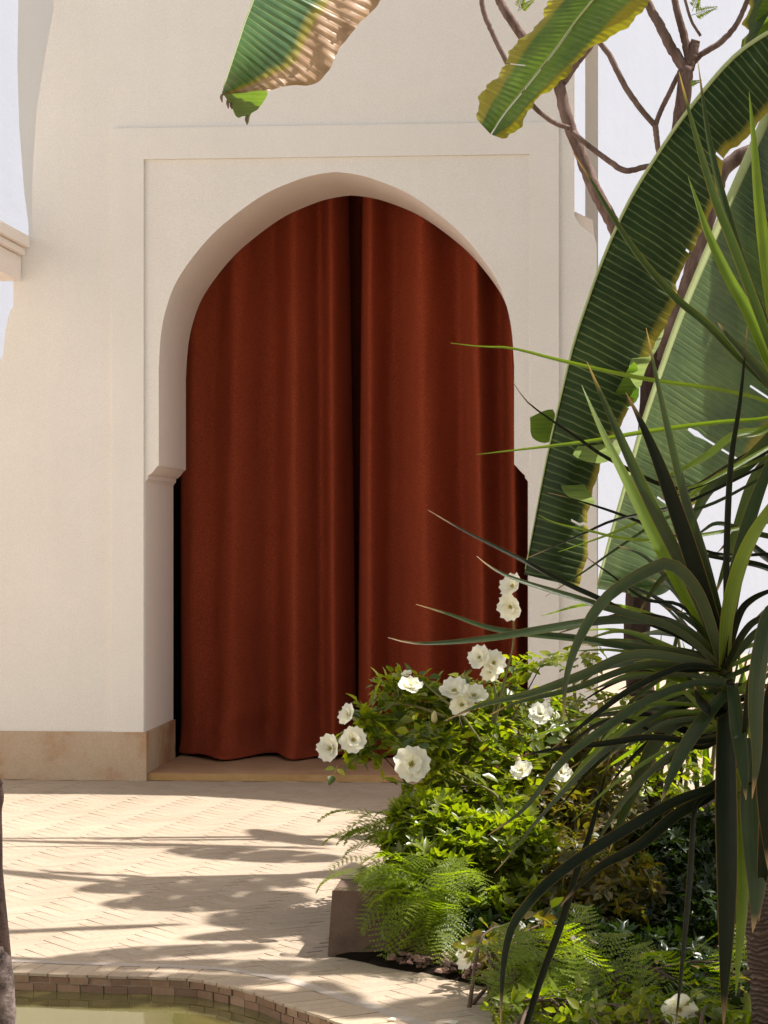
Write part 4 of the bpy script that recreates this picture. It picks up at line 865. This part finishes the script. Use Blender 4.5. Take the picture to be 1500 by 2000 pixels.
# --- low roses nearer the camera
rose2 = shrub('low_rose_bush', ground(1000, 1985), 'low rose with round pale leaves and one white flower above the bark chips',
    [(985, 1840, 5.75, 60, 45, .1, 24), (960, 1880, 5.7, 40, 40, .08, 12), (1060, 1830, 5.8, 60, 40, .1, 22), (1010, 1915, 5.6, 80, 35, .12, 26)], [compound(.038, .028, 5), compound(.04, .03, 3)], M_dry, (.8, 1.2), 60, .7, 12)
flower(rose2, 918, 1868, 5.7, 31, (-.9, -.5, .2)); 
rose3 = shrub('corner_rose_bush', ground(1330, 2090), 'leafy rose low at the bottom edge with one drooping white flower',
    [(1300, 1975, 5.0, 110, 35, .12, 40), (1180, 1985, 5.1, 90, 30, .1, 30)], [compound(.03, .018, 5)], M_rose, (.8, 1.2), 50, .7, 8)
flower(rose3, 1325, 1968, 5.0, 38, (.1, -1, -.3), 2); flower(rose3, 1235, 1232, 7.2, 26, (-.3, -1, .4)) if False else None
# --- bright broad-leaved shrub
shrub('bright_leaved_shrub', ground(830, 1800), 'bright green shrub with whorled oval leaves beside the fern over the paving',
    [(800, 1595, 6.40, 42, 34, .10, 90), (850, 1600, 6.35, 60, 45, .12, 110), (920, 1635, 6.3, 80, 50, .15, 150), (1000, 1650, 6.3, 80, 55, .15, 150), (870, 1690, 6.22, 90, 55, .12, 150), (960, 1750, 6.2, 110, 60, .15, 170), (790, 1660, 6.3, 55, 45, .1, 70)],
    [whorl(.038, .017, 8), whorl(.042, .016, 7), whorl(.03, .014, 7)], M_shrub, (.8, 1.25), 150, .5, 14)
# --- brownish and dark masses behind
shrub('olive_brown_shrub', ground(1090, 1800), 'olive shrub with browning leaves under the long strap blades',
    [(1040, 1560, 6.9, 110, 75, .25, 330), (1150, 1600, 7.0, 110, 90, .3, 360), (1060, 1680, 6.6, 120, 70, .25, 330), (1180, 1740, 6.4, 130, 80, .25, 330), (1060, 1790, 6.2, 110, 45, .2, 150), (1130, 1480, 7.1, 100, 45, .2, 120)],
    [compound(.03, .02, 5), whorl(.035, .017, 6)], M_dry, (.75, 1.2), 200, .6, 30)
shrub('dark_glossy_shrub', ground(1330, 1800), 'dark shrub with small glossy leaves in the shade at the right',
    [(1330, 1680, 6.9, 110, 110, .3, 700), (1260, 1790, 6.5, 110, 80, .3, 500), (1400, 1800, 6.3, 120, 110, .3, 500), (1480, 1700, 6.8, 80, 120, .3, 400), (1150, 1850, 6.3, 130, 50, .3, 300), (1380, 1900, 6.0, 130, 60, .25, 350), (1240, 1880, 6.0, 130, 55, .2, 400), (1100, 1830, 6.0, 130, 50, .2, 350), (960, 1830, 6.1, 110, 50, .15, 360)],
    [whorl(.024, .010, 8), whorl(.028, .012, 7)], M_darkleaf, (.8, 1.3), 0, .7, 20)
# --- thin plants before the white wall
bgp = empty('slender_background_plant', ground(1310, 1590), 'slender upright plants with sparse leaves in front of the bright white wall', 'plant')
for pts in ([(1310, 1580), (1315, 1450), (1308, 1350), (1295, 1290)], [(1300, 1580), (1322, 1430), (1330, 1300), (1322, 1230)], [(1385, 1560), (1400, 1400), (1392, 1330)], [(1210, 1580), (1200, 1450), (1180, 1360)], [(1160, 1560), (1130, 1420), (1120, 1330)], [(1330, 1600), (1345, 1480), (1340, 1380)]):
    branch(pts, 9.2, [5, 4, 3], 6).make('stem', M_stem, bgp, True)
P = blob_points([(1150, 1400, 8.6, 90, 70, .3, 60), (1250, 1480, 8.6, 90, 90, .3, 110), (1330, 1500, 8.8, 90, 110, .3, 110), (1120, 1500, 8.3, 80, 60, .3, 120), (1320, 1380, 9, 70, 90, .3, 30), (1160, 1290, 8.8, 60, 40, .2, 12)])
leaves_as_parts('leaf', [compound(.035, .02, 3), compound(.03, .02, 5)], P[:120], rot_mats(120, .6), RNG.uniform(.8, 1.4, 120), M_rose, bgp)
scatter('foliage', compound(.035, .022, 5), P[120:], rot_mats(len(P)-120, .6), RNG.uniform(.8, 1.4, len(P)-120), M_rose, bgp)
sw = empty('sword_leaved_clump', ground(1330, 1610), 'clump of narrow upright sword leaves behind the dark trunk', 'plant')
for i in range(26):
    x = random.uniform(1260, 1480); y0 = random.uniform(1480, 1600); h = random.uniform(120, 330); l_ = random.uniform(-60, 60)
    blade(sw, [(x, y0), (x+l_*.3, y0-h*.5), (x+l_, y0-h)], random.uniform(7, 15), 8.9, random.choice([Pg, Yy, G]), random.uniform(-.2, .2), random.uniform(-.6, .6), 0)
# ================================================================== FERNS
def frond_mesh(L=.30, wd=.085, npin=13, sub=8):
    V = []; F = []
    def leafy(p, d, up, Lp, wp, n):
        s = d.cross(up).normalized()
        for i in range(n):
            for sg in (-1, 1):
                t = (i+.5)/n; b0 = p+d*Lp*t; ll = wp*(1-t*.75); o = len(V); tip = b0+(s*sg*.9+d*.55).normalized()*ll
                e = d*Lp/n*.66; V.extend([b0-e*.5, b0+e*.8, tip+e*.35, tip-e*.15]); F.append((o, o+1, o+2, o+3))
        o = len(V); e = s*.0007; V.extend([p-e, p+e, p+d*Lp+e*.3, p+d*Lp-e*.3]); F.append((o, o+1, o+2, o+3))
    up = Vector((0, 0, 1)); prev = None
    pos = lambda t: Vector((0, L*math.sin(t*1.35)/math.sin(1.35), L*(.30*math.sin(t*1.9)-.40*t*t)))
    for i in range(npin):
        t = .10+.90*i/npin; p = pos(t); T = (pos(t+.02)-pos(t-.02)).normalized(); n_ = T.cross(Vector((1, 0, 0))).normalized()*-1
        for sg in (-1, 1):
            d = (Vector((sg, 0, 0))*.95+T*.55+Vector((0, 0, random.uniform(-.15, .05)))).normalized(); Lp = wd*math.sin(math.pi*min(.98, t**.75))**.8+.004
            leafy(p, d, up, Lp, .0145*(1.05-t*.5), max(3, int(sub*Lp/wd)))
    k = 14; o = len(V)
    for i in range(k+1): p = pos(i/k); V.extend([p+Vector((-.0012*(1.1-i/k), 0, 0)), p+Vector((.0012*(1.1-i/k), 0, 0))])
    F.extend((o+2*i, o+2*i+1, o+2*i+3, o+2*i+2) for i in range(k))
    me = bpy.data.meshes.new('frond'); me.from_pydata([tuple(v) for v in V], [], F); me.materials.append(M_fern); return me
FR = [frond_mesh(), frond_mesh(.26, .07, 11), frond_mesh(.34, .06, 16, 7)]
def fern(name, base, label, roots, spread, cnt, sc=(.7, 1.2), az=(0, 360), pit=(-.2, .9), group=None):
    r = empty(name, base, label, 'fern', group)
    for i in range(cnt):
        px, py, Y = roots[i % len(roots)]; p = at(px+random.gauss(0, spread), py+random.gauss(0, spread*.7), Y+random.gauss(0, .06))
        o = bpy.data.objects.new('frond', random.choice(FR)); C.objects.link(o); o.parent = r
        o.matrix_local = Matrix.Translation(p-r.location) @ Matrix.Rotation(D2R(random.uniform(*az)), 4, 'Z') @ Matrix.Rotation(random.uniform(*pit), 4, 'X') @ Matrix.Rotation(random.uniform(-.5, .5), 4, 'Y') @ Matrix.Scale(random.uniform(*sc), 4)
    return r
fern('feathery_fern', ground(850, 1850), 'bright feathery fern spilling over the dark stone block', [(850, 1745, 6.04), (820, 1720, 6.1), (880, 1790, 6.0), (800, 1700, 6.2), (860, 1700, 6.15), (900, 1680, 6.2)], 22, 84, (.45, .85), (40, 230), (-.9, .35))
fern('wispy_fern', ground(860, 1800), 'thin dusky fern fronds reaching left over the sunlit paving', [(820, 1670, 6.6), (850, 1650, 6.65)], 14, 16, (.6, 1.0), (60, 120), (0, .5))
fern('low_bright_fern', ground(1080, 1990), 'lime green fern at the bottom of the bed lit by a patch of sun', [(1060, 1930, 5.4), (1120, 1900, 5.5), (1150, 1950, 5.3), (1000, 1985, 5.3)], 30, 34, (.5, .8), (-90, 190), (-.1, .7))
fern('shaded_fern', ground(1400, 1985), 'shaded fern in the bottom right corner around the ringed trunk', [(1400, 1950, 5.3), (1250, 1980, 5.2), (1450, 1900, 5.6), (1340, 1930, 5.4)], 35, 20, (.5, .8), (0, 360), (-.1, .7))
shrub('low_leafy_plant', ground(1080, 2030), 'low mid green plant with pointed leaves along the bottom edge',
    [(1060, 1975, 5.25, 120, 30, .15, 60), (1230, 1975, 5.3, 120, 35, .15, 50), (1400, 1990, 5.2, 110, 30, .15, 40)], [whorl(.05, .02, 6), compound(.035, .018, 5)], M_shrub, (.7, 1.2), 60, .5, 8)
n = 900; LP = np.array([(random.uniform(bedx+.1, 1.6), random.uniform(5.25, 8.2), random.uniform(.02, .06)) for _ in range(n)])
keep = [i for i in range(n) if LP[i, 1] > np.interp(LP[i, 0], [q.x for q in bed], [q.y for q in bed])+.05]; LP = LP[keep]
lit_ = empty('leaf_litter', (.3, 6.5, 0), 'fallen dry leaves lying on the dark soil under the shrubs', 'leaf litter')
lit_['kind'] = 'stuff'; scatter('litter', leaflet(.05, .026, .3, .35, 3), LP, rot_mats(len(LP), .35), RNG.uniform(.6, 1.4, len(LP)), M_dry, lit_)
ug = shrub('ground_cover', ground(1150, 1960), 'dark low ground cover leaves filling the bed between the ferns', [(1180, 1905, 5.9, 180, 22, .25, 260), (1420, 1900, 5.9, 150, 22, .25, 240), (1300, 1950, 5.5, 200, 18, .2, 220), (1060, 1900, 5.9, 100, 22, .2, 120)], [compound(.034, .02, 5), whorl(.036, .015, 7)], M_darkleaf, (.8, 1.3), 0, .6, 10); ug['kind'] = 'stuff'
for x, y, rr in ((765, 1992, 9), (880, 1998, 16)):
    p = ground(x, y, .003); b = B(); n = 9; b.add([p+Vector((math.cos(a)*rr*.0011*(1+.2*math.sin(3*a)), math.sin(a)*rr*.0009, .002*math.sin(a*2)+.002)) for a in np.linspace(0, 6.28, n, endpoint=False)]+[p+Vector((0, 0, .006))], [(i, (i+1) % n, n) for i in range(n)])
    o = b.make('fallen_petal', M_petal); tag(o, ('small white petal lying on the pool rim' if rr < 10 else 'larger white petal lying at the bottom edge beside the plants'), 'petal', 'fallen white petals')
